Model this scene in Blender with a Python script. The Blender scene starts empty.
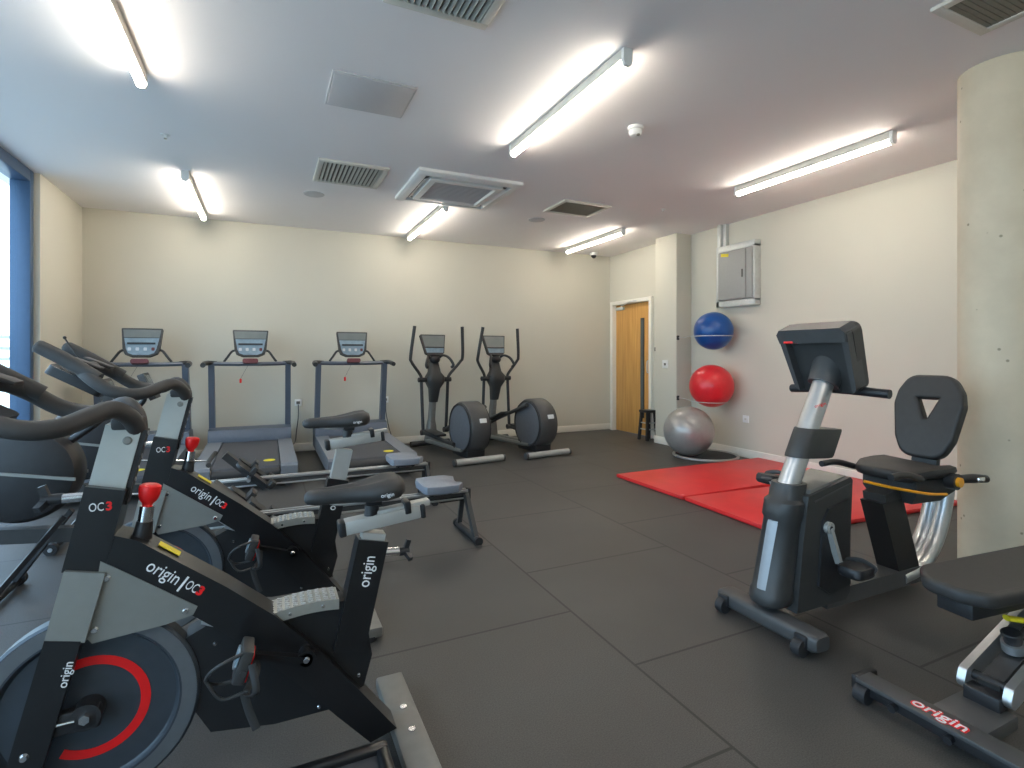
import bpy, bmesh, math, random
from mathutils import Vector, Matrix, Euler
R = math.radians
random.seed(7)
S = bpy.context.scene
C = S.collection

# ------------------------------------------------------------------ camera
F_PX, CX, CY, EYE = 528.0, 512.0, 355.0, 1.226
cd = bpy.data.cameras.new('camera')
cam = bpy.data.objects.new('camera', cd); C.objects.link(cam)
cd.sensor_fit = 'HORIZONTAL'; cd.sensor_width = 36.0
cd.lens = F_PX / 1024 * 36.0
cd.shift_y = -(384 - CY) / 1024
cd.clip_start = 0.02
cam.location = (0, 0, EYE)
cam.rotation_euler = (R(90), 0, -math.atan(245 / 528))
S.camera = cam

# ------------------------------------------------------------------ view, world
S.view_settings.view_transform = 'Standard'
try: S.view_settings.look = 'None'
except Exception: pass
S.view_settings.gamma = 1.0
S.view_settings.use_curve_mapping = False
S.view_settings.exposure = 0.78
S.cycles.use_denoising = True
S.cycles.max_bounces = 10
S.cycles.diffuse_bounces = 6
S.cycles.sample_clamp_indirect = 8.0

LAMP = 28.0          # emission of the ceiling battens
DAY = 3.6            # daylight outside the window

w = bpy.data.worlds.new('sky'); S.world = w; w.use_nodes = True
nt = w.node_tree; nt.nodes.clear()
out = nt.nodes.new('ShaderNodeOutputWorld'); bg = nt.nodes.new('ShaderNodeBackground')
tc = nt.nodes.new('ShaderNodeTexCoord'); sp = nt.nodes.new('ShaderNodeSeparateXYZ'); rp = nt.nodes.new('ShaderNodeValToRGB')
nt.links.new(tc.outputs['Generated'], sp.inputs[0])
mr = nt.nodes.new('ShaderNodeMapRange'); mr.inputs[1].default_value = -0.3; mr.inputs[2].default_value = 1.0
nt.links.new(sp.outputs['Z'], mr.inputs[0]); nt.links.new(mr.outputs[0], rp.inputs[0])
cr = rp.color_ramp
cr.elements[0].position = 0.0; cr.elements[0].color = (.28, .31, .34, 1)
cr.elements[1].position = 1.0; cr.elements[1].color = (.46, .60, .86, 1)
e = cr.elements.new(.24); e.color = (.56, .66, .80, 1)
e = cr.elements.new(.45); e.color = (.51, .65, .88, 1)
nt.links.new(rp.outputs[0], bg.inputs[0]); bg.inputs[1].default_value = DAY
nt.links.new(bg.outputs[0], out.inputs[0])

# ------------------------------------------------------------------ materials
def mat(name, col, rough=.5, metal=0., spec=.5, var=.06, scale=30., bump=0., bscale=200., coat=0.):
    m = bpy.data.materials.new(name); m.use_nodes = True
    t = m.node_tree; b = t.nodes['Principled BSDF']
    b.inputs['Roughness'].default_value = rough; b.inputs['Metallic'].default_value = metal
    b.inputs['Specular IOR Level'].default_value = spec
    b.inputs['Coat Weight'].default_value = coat
    co = t.nodes.new('ShaderNodeTexCoord'); n = t.nodes.new('ShaderNodeTexNoise')
    n.inputs['Scale'].default_value = scale; n.inputs['Detail'].default_value = 3
    t.links.new(co.outputs['Object'], n.inputs['Vector'])
    r = t.nodes.new('ShaderNodeValToRGB')
    r.color_ramp.elements[0].position = .3; r.color_ramp.elements[1].position = .7
    r.color_ramp.elements[0].color = (*[max(0, c * (1 - var)) for c in col], 1)
    r.color_ramp.elements[1].color = (*[min(1, c * (1 + var)) for c in col], 1)
    t.links.new(n.outputs['Fac'], r.inputs[0]); t.links.new(r.outputs[0], b.inputs['Base Color'])
    if bump:
        n2 = t.nodes.new('ShaderNodeTexNoise'); n2.inputs['Scale'].default_value = bscale; n2.inputs['Detail'].default_value = 4
        t.links.new(co.outputs['Object'], n2.inputs['Vector'])
        bp = t.nodes.new('ShaderNodeBump'); bp.inputs['Strength'].default_value = bump; bp.inputs['Distance'].default_value = .002
        t.links.new(n2.outputs['Fac'], bp.inputs['Height']); t.links.new(bp.outputs[0], b.inputs['Normal'])
    return m

def emis(name, col, s):
    m = bpy.data.materials.new(name); m.use_nodes = True
    t = m.node_tree; t.nodes.clear()
    o = t.nodes.new('ShaderNodeOutputMaterial'); e = t.nodes.new('ShaderNodeEmission')
    e.inputs[0].default_value = (*col, 1); e.inputs[1].default_value = s
    t.links.new(e.outputs[0], o.inputs[0]); return m

M = {}
M['wall'] = mat('cream_paint', (.61, .585, .50), .75, spec=.25, var=.012, scale=2, bump=.05, bscale=300)
M['ceil'] = mat('white_ceiling_paint', (.90, .875, .87), .8, spec=.2, var=.01, scale=1.5)
M['skirt'] = mat('cream_gloss', (.82, .79, .71), .4, var=.01)
M['white'] = mat('white_plastic', (.80, .80, .78), .4, var=.01)
M['offwhite'] = mat('offwhite_metal', (.62, .60, .54), .45, var=.02)
M['black'] = mat('black_plastic', (.018, .018, .02), .42, var=.1, bump=.08, bscale=500)
M['gloss'] = mat('black_gloss_paint', (.009, .009, .010), .33, var=.1, coat=.3)
M['rubber'] = mat('black_rubber', (.022, .022, .024), .62, var=.12, bump=.2, bscale=400)
M['foam'] = mat('grey_black_grip', (.045, .044, .044), .6, var=.08, bump=.15, bscale=500)
M['charcoal'] = mat('charcoal_plastic', (.036, .036, .036), .45, var=.06, bump=.06, bscale=400)
M['darkgrey'] = mat('dark_grey_plastic', (.062, .062, .063), .45, var=.05, bump=.05, bscale=400)
M['silver'] = mat('silver_metal', (.62, .63, .64), .33, metal=.85, var=.03)
M['silverpaint'] = mat('silver_paint', (.46, .46, .44), .4, metal=.35, var=.03)
M['greypaint'] = mat('warm_grey_paint', (.26, .26, .24), .38, metal=.4, var=.03)
M['chrome'] = mat('chrome', (.8, .8, .8), .15, metal=1., var=.02)
M['steelblue'] = mat('blue_grey_paint', (.115, .135, .17), .4, metal=.2, var=.04)
M['belt'] = mat('treadmill_belt', (.06, .062, .07), .6, var=.08, bump=.2, bscale=600)
M['deckgrey'] = mat('deck_grey', (.20, .215, .24), .42, metal=.15, var=.03)
M['screen'] = mat('grey_screen', (.10, .12, .125), .18, var=.05, scale=6)
M['tscreen'] = mat('console_display', (.19, .21, .205), .25, var=.08, scale=8)
M['panel'] = mat('console_blue_grey', (.22, .30, .36), .3, var=.15, scale=18)
M['red'] = mat('red_plastic', (.80, .012, .012), .35, var=.03)
M['redvinyl'] = mat('red_vinyl', (.70, .028, .030), .38, var=.06, scale=5, bump=.06, bscale=60)
M['redrubber'] = mat('red_ball_rubber', (.70, .022, .032), .28, var=.04)
M['bluerubber'] = mat('blue_ball_rubber', (.006, .075, .30), .28, var=.06)
M['greyrubber'] = mat('silver_ball_rubber', (.36, .35, .335), .30, metal=.35, var=.04)
M['yellow'] = mat('yellow_sticker', (.80, .66, .02), .5, var=.05)
M['orange'] = mat('orange_plastic', (.85, .36, .01), .4, var=.05)
M['seatsheen'] = mat('black_seat_sheen', (.20, .225, .27), .42, var=.05)  # daylight sheen on a black seat, put into the base colour
M['vinyl'] = mat('black_vinyl', (.030, .029, .029), .52, var=.08, bump=.1, bscale=500)
M['flydisc'] = mat('flywheel_grey', (.055, .066, .08), .38, metal=.3, var=.05)
M['flyrim'] = mat('flywheel_rim', (.17, .18, .19), .36, metal=.5, var=.05)
M['white_ink'] = mat('white_ink', (.80, .80, .80), .5, var=.01)
M['frameblue'] = mat('window_frame_blue', (.055, .105, .19), .4, metal=.2, var=.03)
M['vent'] = mat('vent_grey', (.40, .39, .34), .5, var=.02)
M['ventdark'] = mat('vent_dark', (.13, .125, .11), .7, var=.05)
M['olive'] = mat('mesh_grille', (.22, .21, .165), .6, var=.05)
M['panelgrey'] = mat('grey_panel', (.54, .54, .55), .6, var=.01)
M['cabgrey'] = mat('cabinet_grey', (.36, .36, .34), .45, var=.02)
M['galv'] = mat('galvanised', (.60, .62, .60), .42, metal=.35, var=.05)
M['lamp'] = emis('lamp_diffuser', (1.0, .91, .78), LAMP)
M['inlay'] = mat('inlay_silver', (.30, .315, .335), .35, metal=.3, var=.03)
M['slat'] = mat('white_slat', (.8, .8, .8), .5)

# wood door
def wood():
    m = mat('oak_veneer', (.50, .25, .065), .42, var=.0); t = m.node_tree; b = t.nodes['Principled BSDF']
    co = t.nodes.new('ShaderNodeTexCoord'); mp = t.nodes.new('ShaderNodeMapping'); mp.inputs['Scale'].default_value = (14, 14, .8)
    wv = t.nodes.new('ShaderNodeTexNoise'); wv.inputs['Scale'].default_value = 2; wv.inputs['Detail'].default_value = 5
    r = t.nodes.new('ShaderNodeValToRGB'); r.color_ramp.elements[0].position = .3; r.color_ramp.elements[1].position = .75
    r.color_ramp.elements[0].color = (.50, .25, .06, 1); r.color_ramp.elements[1].color = (.68, .38, .115, 1)
    t.links.new(co.outputs['Object'], mp.inputs[0]); t.links.new(mp.outputs[0], wv.inputs['Vector'])
    t.links.new(wv.outputs['Fac'], r.inputs[0]); t.links.new(r.outputs[0], b.inputs['Base Color'])
    return m
M['wood'] = wood()

def glass():
    m = bpy.data.materials.new('window_glass'); m.use_nodes = True; t = m.node_tree; t.nodes.clear()
    o = t.nodes.new('ShaderNodeOutputMaterial'); mx = t.nodes.new('ShaderNodeMixShader')
    tr = t.nodes.new('ShaderNodeBsdfTransparent'); tr.inputs[0].default_value = (.86, .95, .95, 1)
    gl = t.nodes.new('ShaderNodeBsdfGlossy'); gl.inputs['Roughness'].default_value = .02
    mx.inputs[0].default_value = .07
    t.links.new(tr.outputs[0], mx.inputs[1]); t.links.new(gl.outputs[0], mx.inputs[2]); t.links.new(mx.outputs[0], o.inputs[0])
    return m
M['glass'] = glass()

def floor_mat():
    m = bpy.data.materials.new('rubber_floor_tiles'); m.use_nodes = True; t = m.node_tree; b = t.nodes['Principled BSDF']
    b.inputs['Roughness'].default_value = .5; b.inputs['Specular IOR Level'].default_value = .55
    co = t.nodes.new('ShaderNodeTexCoord'); sx = t.nodes.new('ShaderNodeSeparateXYZ'); cx = t.nodes.new('ShaderNodeCombineXYZ')
    t.links.new(co.outputs['Object'], sx.inputs[0])
    a1 = t.nodes.new('ShaderNodeMath'); a1.operation = 'ADD'; a1.inputs[1].default_value = 20 * .968 - 1.69
    a2 = t.nodes.new('ShaderNodeMath'); a2.operation = 'ADD'; a2.inputs[1].default_value = 20 * 1.005 - 1.32 - 1.005
    t.links.new(sx.outputs['Y'], a1.inputs[0]); t.links.new(sx.outputs['X'], a2.inputs[0])
    t.links.new(a1.outputs[0], cx.inputs[0]); t.links.new(a2.outputs[0], cx.inputs[1])
    br = t.nodes.new('ShaderNodeTexBrick'); br.offset = .5; br.offset_frequency = 2; br.squash = 1
    br.inputs['Scale'].default_value = 1; br.inputs['Brick Width'].default_value = .968; br.inputs['Row Height'].default_value = 1.005
    br.inputs['Mortar Size'].default_value = .0065; br.inputs['Mortar Smooth'].default_value = .3; br.inputs['Bias'].default_value = 0
    br.inputs['Color1'].default_value = (.057, .054, .050, 1); br.inputs['Color2'].default_value = (.066, .062, .058, 1)
    br.inputs['Mortar'].default_value = (.014, .013, .012, 1)
    t.links.new(cx.outputs[0], br.inputs['Vector'])
    n = t.nodes.new('ShaderNodeTexNoise'); n.inputs['Scale'].default_value = 220; n.inputs['Detail'].default_value = 3
    t.links.new(co.outputs['Object'], n.inputs['Vector'])
    n3 = t.nodes.new('ShaderNodeTexNoise'); n3.inputs['Scale'].default_value = 1.3; n3.inputs['Detail'].default_value = 4
    t.links.new(co.outputs['Object'], n3.inputs['Vector'])
    r = t.nodes.new('ShaderNodeMapRange'); r.inputs[1].default_value = .3; r.inputs[2].default_value = .7; r.inputs[3].default_value = .62; r.inputs[4].default_value = 1.38
    t.links.new(n.outputs['Fac'], r.inputs[0])
    r3 = t.nodes.new('ShaderNodeMapRange'); r3.inputs[1].default_value = .3; r3.inputs[2].default_value = .7; r3.inputs[3].default_value = .84; r3.inputs[4].default_value = 1.18
    t.links.new(n3.outputs['Fac'], r3.inputs[0])
    mu = t.nodes.new('ShaderNodeMath'); mu.operation = 'MULTIPLY'; t.links.new(r.outputs[0], mu.inputs[0]); t.links.new(r3.outputs[0], mu.inputs[1])
    mx = t.nodes.new('ShaderNodeVectorMath'); mx.operation = 'SCALE'
    t.links.new(br.outputs['Color'], mx.inputs[0]); t.links.new(mu.outputs[0], mx.inputs['Scale'])
    t.links.new(mx.outputs[0], b.inputs['Base Color'])
    bp = t.nodes.new('ShaderNodeBump'); bp.inputs['Strength'].default_value = .25; bp.inputs['Distance'].default_value = .002
    t.links.new(n.outputs['Fac'], bp.inputs['Height']); t.links.new(bp.outputs[0], b.inputs['Normal'])
    return m
M['floor'] = floor_mat()

def concrete():
    m = mat('fair_faced_concrete', (.46, .42, .32), .65, spec=.3, var=.0); t = m.node_tree; b = t.nodes['Principled BSDF']
    co = t.nodes.new('ShaderNodeTexCoord')
    n = t.nodes.new('ShaderNodeTexNoise'); n.inputs['Scale'].default_value = 3.5; n.inputs['Detail'].default_value = 7; n.inputs['Roughness'].default_value = .6
    t.links.new(co.outputs['Object'], n.inputs['Vector'])
    r = t.nodes.new('ShaderNodeValToRGB'); r.color_ramp.elements[0].position = .3; r.color_ramp.elements[1].position = .72
    r.color_ramp.elements[0].color = (.57, .49, .365, 1); r.color_ramp.elements[1].color = (.67, .585, .445, 1)
    t.links.new(n.outputs['Fac'], r.inputs[0])
    v = t.nodes.new('ShaderNodeTexVoronoi'); v.inputs['Scale'].default_value = 9; v.inputs['Randomness'].default_value = 1
    t.links.new(co.outputs['Object'], v.inputs['Vector'])
    r2 = t.nodes.new('ShaderNodeValToRGB'); r2.color_ramp.elements[0].position = .045; r2.color_ramp.elements[0].color = (.34, .33, .29, 1)
    r2.color_ramp.elements[1].position = .085; r2.color_ramp.elements[1].color = (1, 1, 1, 1)
    t.links.new(v.outputs['Distance'], r2.inputs[0])
    mx = t.nodes.new('ShaderNodeMix'); mx.data_type = 'RGBA'; mx.blend_type = 'MULTIPLY'; mx.inputs[0].default_value = .8
    t.links.new(r.outputs[0], mx.inputs[6]); t.links.new(r2.outputs[0], mx.inputs[7])
    t.links.new(mx.outputs[2], b.inputs['Base Color'])
    return m
M['concrete'] = concrete()

# ------------------------------------------------------------------ mesh helpers
def catmull(pts, k=6, closed=False):
    P = [Vector(p) for p in pts]
    if len(P) < 3: return P
    out = []; n = len(P); rng = n if closed else n - 1
    for i in range(rng):
        if closed: p0, p1, p2, p3 = P[i - 1], P[i], P[(i + 1) % n], P[(i + 2) % n]
        else:
            p1, p2 = P[i], P[i + 1]
            p0 = P[i - 1] if i else p1 + (p1 - p2)
            p3 = P[i + 2] if i + 2 < n else p2 + (p2 - p1)
        for j in range(k):
            t = j / k
            out.append(.5 * ((2 * p1) + (p2 - p0) * t + (2 * p0 - 5 * p1 + 4 * p2 - p3) * t * t + (3 * p1 - p0 - 3 * p2 + p3) * t ** 3))
    if not closed: out.append(P[-1])
    return out

def rrect(w, h, r, n=4):
    pts = []
    for cx, cy, a in ((w / 2 - r, h / 2 - r, 0), (-w / 2 + r, h / 2 - r, 90), (-w / 2 + r, -h / 2 + r, 180), (w / 2 - r, -h / 2 + r, 270)):
        for i in range(n + 1):
            t = R(a + 90 * i / n); pts.append((cx + r * math.cos(t), cy + r * math.sin(t)))
    return pts

def rpoly(pts, r, n=5):
    out_ = []; N_ = len(pts)
    for i in range(N_):
        a, b, c_ = Vector(pts[i - 1]), Vector(pts[i]), Vector(pts[(i + 1) % N_])
        u = (a - b).normalized(); v = (c_ - b).normalized(); ang = u.angle(v); d_ = min(r / math.tan(ang / 2), (a - b).length * .45, (c_ - b).length * .45)
        A, B = b + u * d_, b + v * d_
        for k in range(n + 1):
            q = k / n; out_.append((1 - q) ** 2 * A + 2 * q * (1 - q) * b + q * q * B)
    return [(p.x, p.y) for p in out_]

class G:
    def __init__(s): s.bm = bmesh.new()
    def _bev(s, faces, b, seg=2, ang=25):
        if b <= 0: return
        es = {e for f in faces for e in f.edges if len(e.link_faces) == 2 and e.calc_face_angle(0) > R(ang)}
        bmesh.ops.bevel(s.bm, geom=list(es), offset=b, segments=seg, profile=.5, affect='EDGES', clamp_overlap=True)
    def box(s, c, d, rot=None, b=0.004, seg=2):
        m = Matrix.Translation(Vector(c))
        if rot: m = m @ Euler([R(a) for a in rot]).to_matrix().to_4x4()
        m = m @ Matrix.Diagonal((*d, 1))
        v = bmesh.ops.create_cube(s.bm, size=1, matrix=m)['verts']
        b = min(b, min(d) * .45)
        s._bev({f for x in v for f in x.link_faces}, b, seg); return s
    def beam(s, p0, p1, wd, ht, up=(0, 0, 1), b=.004, w2=None, h2=None):
        p0, p1 = Vector(p0), Vector(p1); z = (p1 - p0).normalized(); u = Vector(up)
        x = u.cross(z).normalized() if abs(u.dot(z)) < .99 else Vector((1, 0, 0)).cross(z).normalized()
        y = z.cross(x)
        rings = []
        for p, ww, hh in ((p0, wd, ht), (p1, w2 or wd, h2 or ht)):
            rings.append([p + x * sx * ww / 2 + y * sy * hh / 2 for sx, sy in ((-1, -1), (1, -1), (1, 1), (-1, 1))])
        return s.loft(rings, b=b)
    def loft(s, rings, b=0, closed=False, cap=True):
        V = [[s.bm.verts.new(p) for p in r] for r in rings]; fs = []
        n = len(V[0]); m = len(V)
        for i in range(m if closed else m - 1):
            A, B = V[i], V[(i + 1) % m]
            for j in range(n):
                fs.append(s.bm.faces.new((A[j], A[(j + 1) % n], B[(j + 1) % n], B[j])))
        if cap and not closed:
            fs.append(s.bm.faces.new(V[0][::-1])); fs.append(s.bm.faces.new(V[-1]))
        s._bev(fs, b); return s
    def tube(s, pts, r, n=12, smooth=True, closed=False, sq=(1, 1), k=6, up=None):
        m0 = len(pts); P = catmull(pts, k, closed) if smooth else [Vector(p) for p in pts]
        if isinstance(r, (int, float)): rr = [r] * len(P)
        else:
            rr = []
            for i in range(len(P)):
                t = i / (len(P) - 1) * (len(r) - 1); a = int(min(t, len(r) - 2)); f = t - a
                rr.append(r[a] * (1 - f) + r[a + 1] * f)
        rings = []; N = len(P); x = None
        for i, p in enumerate(P):
            if closed: d = P[(i + 1) % N] - P[i - 1]
            else: d = P[min(i + 1, N - 1)] - P[max(i - 1, 0)]
            d.normalize()
            if x is None:
                u = Vector(up) if up else (Vector((0, 0, 1)) if abs(d.z) < .9 else Vector((0, 1, 0)))
                x = (u - d * u.dot(d)).normalized()
            else: x = (x - d * x.dot(d)).normalized()
            y = d.cross(x)
            rings.append([p + (x * math.cos(2 * math.pi * j / n) * sq[0] + y * math.sin(2 * math.pi * j / n) * sq[1]) * rr[i] for j in range(n)])
        return s.loft(rings, closed=closed)
    def cyl(s, p0, p1, r0, r1=None, n=24, b=0):
        p0, p1 = Vector(p0), Vector(p1); d = (p1 - p0).normalized()
        u = Vector((0, 0, 1)) if abs(d.z) < .9 else Vector((1, 0, 0))
        x = (u - d * u.dot(d)).normalized(); y = d.cross(x); r1 = r0 if r1 is None else r1
        return s.loft([[p + (x * math.cos(2 * math.pi * j / n) + y * math.sin(2 * math.pi * j / n)) * r for j in range(n)] for p, r in ((p0, r0), (p1, r1))], b=b)
    def lathe(s, prof, c, axis, n=48, cap=True):
        c = Vector(c); d = Vector(axis).normalized(); u = Vector((0, 0, 1)) if abs(d.z) < .9 else Vector((1, 0, 0))
        x = (u - d * u.dot(d)).normalized(); y = d.cross(x)
        return s.loft([[c + d * h + (x * math.cos(2 * math.pi * j / n) + y * math.sin(2 * math.pi * j / n)) * max(r, 1e-4) for j in range(n)] for r, h in prof], cap=cap)
    def prism(s, poly, axis, a0, a1, b=.004):
        def P(p, a): return {'y': (p[0], a, p[1]), 'x': (a, p[0], p[1]), 'z': (p[0], p[1], a)}[axis]
        return s.loft([[Vector(P(p, a0)) for p in poly], [Vector(P(p, a1)) for p in poly]], b=b)
    def sphere(s, c, r, nu=32, nv=18):
        m = Matrix.Translation(Vector(c)) @ Matrix.Diagonal((*(r if hasattr(r, '__len__') else (r, r, r)), 1))
        bmesh.ops.create_uvsphere(s.bm, u_segments=nu, v_segments=nv, radius=1, matrix=m); return s
    def slab(s, mtx, w, h, r, t, b=.006, n=5):
        """rounded panel in the local XY plane of mtx, thickness t along +Z"""
        p = rrect(w, h, r, n)
        return s.loft([[mtx @ Vector((x, y, z)) for x, y in p] for z in (0, t)], b=b)
    def build(s, name, m, parent=None, ang=38, kind=None):
        bmesh.ops.recalc_face_normals(s.bm, faces=s.bm.faces)
        me = bpy.data.meshes.new(name); s.bm.to_mesh(me); s.bm.free()
        for p in me.polygons: p.use_smooth = True
        me.set_sharp_from_angle(angle=R(ang))
        me.materials.append(M[m] if isinstance(m, str) else m)
        o = bpy.data.objects.new(name, me); C.objects.link(o)
        if parent: o.parent = parent
        if kind: o['kind'] = kind
        return o

def tag(o, label, cat, group=None, kind=None):
    o['label'] = label; o['category'] = cat
    if group: o['group'] = group
    if kind: o['kind'] = kind
    return o
def thing(name, label, cat, loc=(0, 0, 0), rz=0, group=None):
    o = bpy.data.objects.new(name, None); C.objects.link(o); o.empty_display_size = .1
    o.location = loc; o.rotation_euler = (0, 0, R(rz)); return tag(o, label, cat, group)
def copy_tree(o, parent=None):
    c = o.copy(); C.objects.link(c); c.parent = parent
    for ch in list(o.children): copy_tree(ch, c)
    return c
def frame(o, x, y):
    """matrix with origin o, local x and y axes"""
    x = Vector(x).normalized(); y = Vector(y); y = (y - x * y.dot(x)).normalized(); z = x.cross(y)
    m = Matrix((x, y, z)).transposed().to_4x4(); m.translation = Vector(o); return m
def text(body, size, mtx, m, parent, name='lettering', off=.0, ext=.0008, width=None):
    cu = bpy.data.curves.new('letters', 'FONT'); cu.body = body; cu.size = size; cu.align_x = 'CENTER'; cu.align_y = 'CENTER'
    cu.offset = off; cu.extrude = ext; cu.resolution_u = 3
    t = bpy.data.objects.new('letters', cu); C.objects.link(t)
    dg = bpy.context.evaluated_depsgraph_get(); dg.update()
    me = bpy.data.meshes.new_from_object(t.evaluated_get(dg))
    C.objects.unlink(t); bpy.data.objects.remove(t); bpy.data.curves.remove(cu)
    if width:
        xs = [v.co.x for v in me.vertices]; k = width / (max(xs) - min(xs))
        for v in me.vertices: v.co.x *= k
    me.transform(mtx); me.materials.clear(); me.materials.append(M[m])
    o = bpy.data.objects.new(name, me); C.objects.link(o); o.parent = parent; return o

# ------------------------------------------------------------------ room
XL, XR, YB, YF, H = -1.84, 5.20, 7.25, -3.2, 2.85
def struct(name, g, m, parent=None):
    o = g.build(name, m, parent)
    o['kind'] = 'structure'
    return o
struct('floor', G().box(((XL - .2 + XR + .3) / 2, (YF + YB) / 2, -.05), (XR - XL + .8, YB - YF + .4, .1), b=0), 'floor')
struct('ceiling', G().box(((XL + XR) / 2, (YF + YB) / 2, H + .06), (XR - XL + .8, YB - YF + .4, .12), b=0), 'ceil')
struct('wall_back', G().box(((XL + XR) / 2, YB + .1, H / 2), (XR - XL + .6, .2, H), b=0), 'wall')
struct('wall_front', G().box(((XL + XR) / 2, YF - .1, H / 2), (XR - XL + .6, .2, H), b=0), 'wall')
struct('wall_left', G().box((XL - .1, (6.06 + YB) / 2, H / 2), (.2, YB - 6.06, H), b=.004), 'wall')
DY0, DY1, DX, DH = 6.22, 7.12, 5.15, 2.03
g = G()
g.box((XR + .1, (YF + 5.6) / 2, H / 2), (.2, 5.6 - YF, H), b=0)
g.box((DX + .125, (5.6 + DY0 - .06) / 2, H / 2), (.25, DY0 - .06 - 5.6, H), b=0)
g.box((DX + .125, (DY1 + .06 + YB) / 2, H / 2), (.25, YB - DY1 - .06, H), b=0)
g.box((DX + .125, (DY0 + DY1) / 2, (DH + .06 + H) / 2), (.25, DY1 - DY0 + .12, H - DH - .06), b=0)
struct('wall_right', g, 'wall')
struct('wall_nib', G().box((5.07, 5.66, H / 2), (.26, .42, H), b=.004), 'wall')
struct('baseboard_back', G().box(((XL + XR) / 2, YB - .008, .05), (XR - XL, .016, .10), b=.004), 'skirt')
struct('baseboard_left', G().box((XL + .008, (6.06 + YB) / 2, .05), (.016, YB - 6.06, .10), b=.004), 'skirt')
g = G(); g.box((XR - .008, (YF + 5.45) / 2, .05), (.016, 5.45 - YF, .10), b=.004)
g.box((5.07, 5.442, .05), (.28, .016, .10), b=.004); g.box((4.932, 5.66, .05), (.016, .44, .10), b=.004)
g.box((DX - .008, 6.07, .05), (.016, .40, .10), b=.004)
struct('baseboard_right', g, 'skirt')

# concrete column with blow holes
g = G(); CR, CC = .20, (3.800, 1.549)
g.cyl((*CC, 0), (*CC, H), CR, n=96)
col = struct('column', g, 'concrete')

# window wall on the left
win = thing('window_1', 'tall glazed window wall with dark blue frames on the left', 'window'); win['kind'] = 'structure'
g = G(); gx = -1.95
for y in (6.005, 4.5, 3.0, 1.5, 0, -1.5, -3.1):
    g.box((gx, y, H / 2), (.14, .075, H), b=.004)
g.box((gx, (YF + 6.05) / 2, H - .05), (.139, 6.05 - YF, .10), b=.004)
g.box((gx, (YF + 6.05) / 2, .05), (.139, 6.05 - YF, .10), b=.004)
o = g.build('window_frame', 'frameblue', win)
g = G().box((gx - .02, (YF + 6.05) / 2, H / 2), (.012, 6.05 - YF - .06, H - .1), b=0)
g.build('window_pane', 'glass', win)
t = thing('railing', 'white slatted balcony railing outside the tall window', 'railing', (-2.30, 5.6, 0))
for z in (1.09, 1.19, 1.29, 1.40):
    G().box((0, .9, z), (.04, 2.6, .03), b=.004).build('slat', 'slat', t)
for y in (-.3, 2.1): G().box((-.03, y, .71), (.04, .05, 1.42), b=.004).build('post', 'slat', t)
struct('balcony', G().box((-3.2, 2.6, -.1), (2.2, 12, .2), b=0), 'panelgrey')

# door
d = thing('door_1', 'oak door with narrow glazed slot beside the back corner', 'door', (DX, 0, 0)); d['kind'] = 'structure'
g = G()
for y in (DY0 - .03, DY1 + .03): g.box((.02, y, (DH + .06) / 2), (.13, .06, DH + .06), b=.004)
g.box((.02, (DY0 + DY1) / 2, DH + .03), (.13, DY1 - DY0 + .0, .058), b=.004)
g.build('door_frame', 'skirt', d)
leaf = G().box((.055, (DY0 + DY1) / 2, DH / 2 + .003), (.045, DY1 - DY0 - .006, DH - .008), b=.002).build('door_leaf', 'wood', d)
vp = G().box((.030, 6.45, 1.03), (.012, .085, 1.52), b=.002).build('vision_panel', 'black', d)
G().box((.024, 6.45, 1.03), (.006, .06, 1.46), b=0).build('glass_strip', 'screen', vp)
g = G(); g.box((.015, 6.99, 1.97), (.04, .20, .05), b=.006); g.build('door_closer', 'galv', d)
g = G(); g.beam((.0, 6.95, 2.01), (-.08, 6.6, 2.05), .02, .015); g.beam((-.08, 6.6, 2.05), (0, 6.42, 2.06), .02, .015); g.build('closer_arm', 'galv', d)
g = G(); g.box((.028, 6.28, 1.05), (.008, .05, .18), b=.002); g.tube([(.0, 6.28, .96), (-.02, 6.28, .98), (-.02, 6.28, 1.12), (0, 6.28, 1.14), (.03, 6.28, 1.14)], .009, n=8)
g.build('door_handle', 'galv', d)

# ------------------------------------------------------------------ ceiling things
def batten(x, y0, y1, label):
    t = thing('batten_light', label, 'ceiling light', (x, (y0 + y1) / 2, H), 0, 'white batten lights on the ceiling')
    L = y1 - y0
    G().box((0, 0, -.028), (.054, L - .04, .056), b=.004).build('housing', 'offwhite', t)
    g = G(); p = [(.023 * math.sin(R(a)), -.070 + .023 * math.cos(R(a))) for a in range(20, 341, 20)]
    g.prism(p, 'y', -L / 2 + .02, L / 2 - .02, b=0); g.build('diffuser', 'lamp', t)
    for s in (-1, 1):
        g = G(); p2 = [(-.029, -.002), (-.029, -.070), (-.020, -.090), (0, -.096), (.020, -.090), (.029, -.070), (.029, -.002)]; g.prism(p2, 'y', s * (L / 2 - .022), s * (L / 2), b=.002)
        g.build('end_cap', 'white', t)
batten(-.655, 2.20, 3.66, 'white batten light nearest the window, cut by the top left frame edge')
batten(-.655, 5.42, 6.95, 'short looking white batten light above the back treadmills near the left corner')
batten(1.73, 2.27, 3.72, 'long white batten light beside the smoke detector, middle of the ceiling')
batten(1.73, 5.40, 7.00, 'white batten light just behind the square air conditioning cassette')
batten(4.12, 2.30, 3.72, 'white batten light nearest the concrete column and right wall')
batten(4.12, 5.50, 6.90, 'white batten light nearest the oak door and domed camera')
for x, side in ((-.655, 'by the window wall'), (1.73, 'in the middle of the ceiling'), (4.12, 'by the right wall')): batten(x, -1.0, .46, 'added unseen batten light behind the viewpoint ' + side)  # unseen lamps added behind the camera to light the machines' front faces

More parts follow.
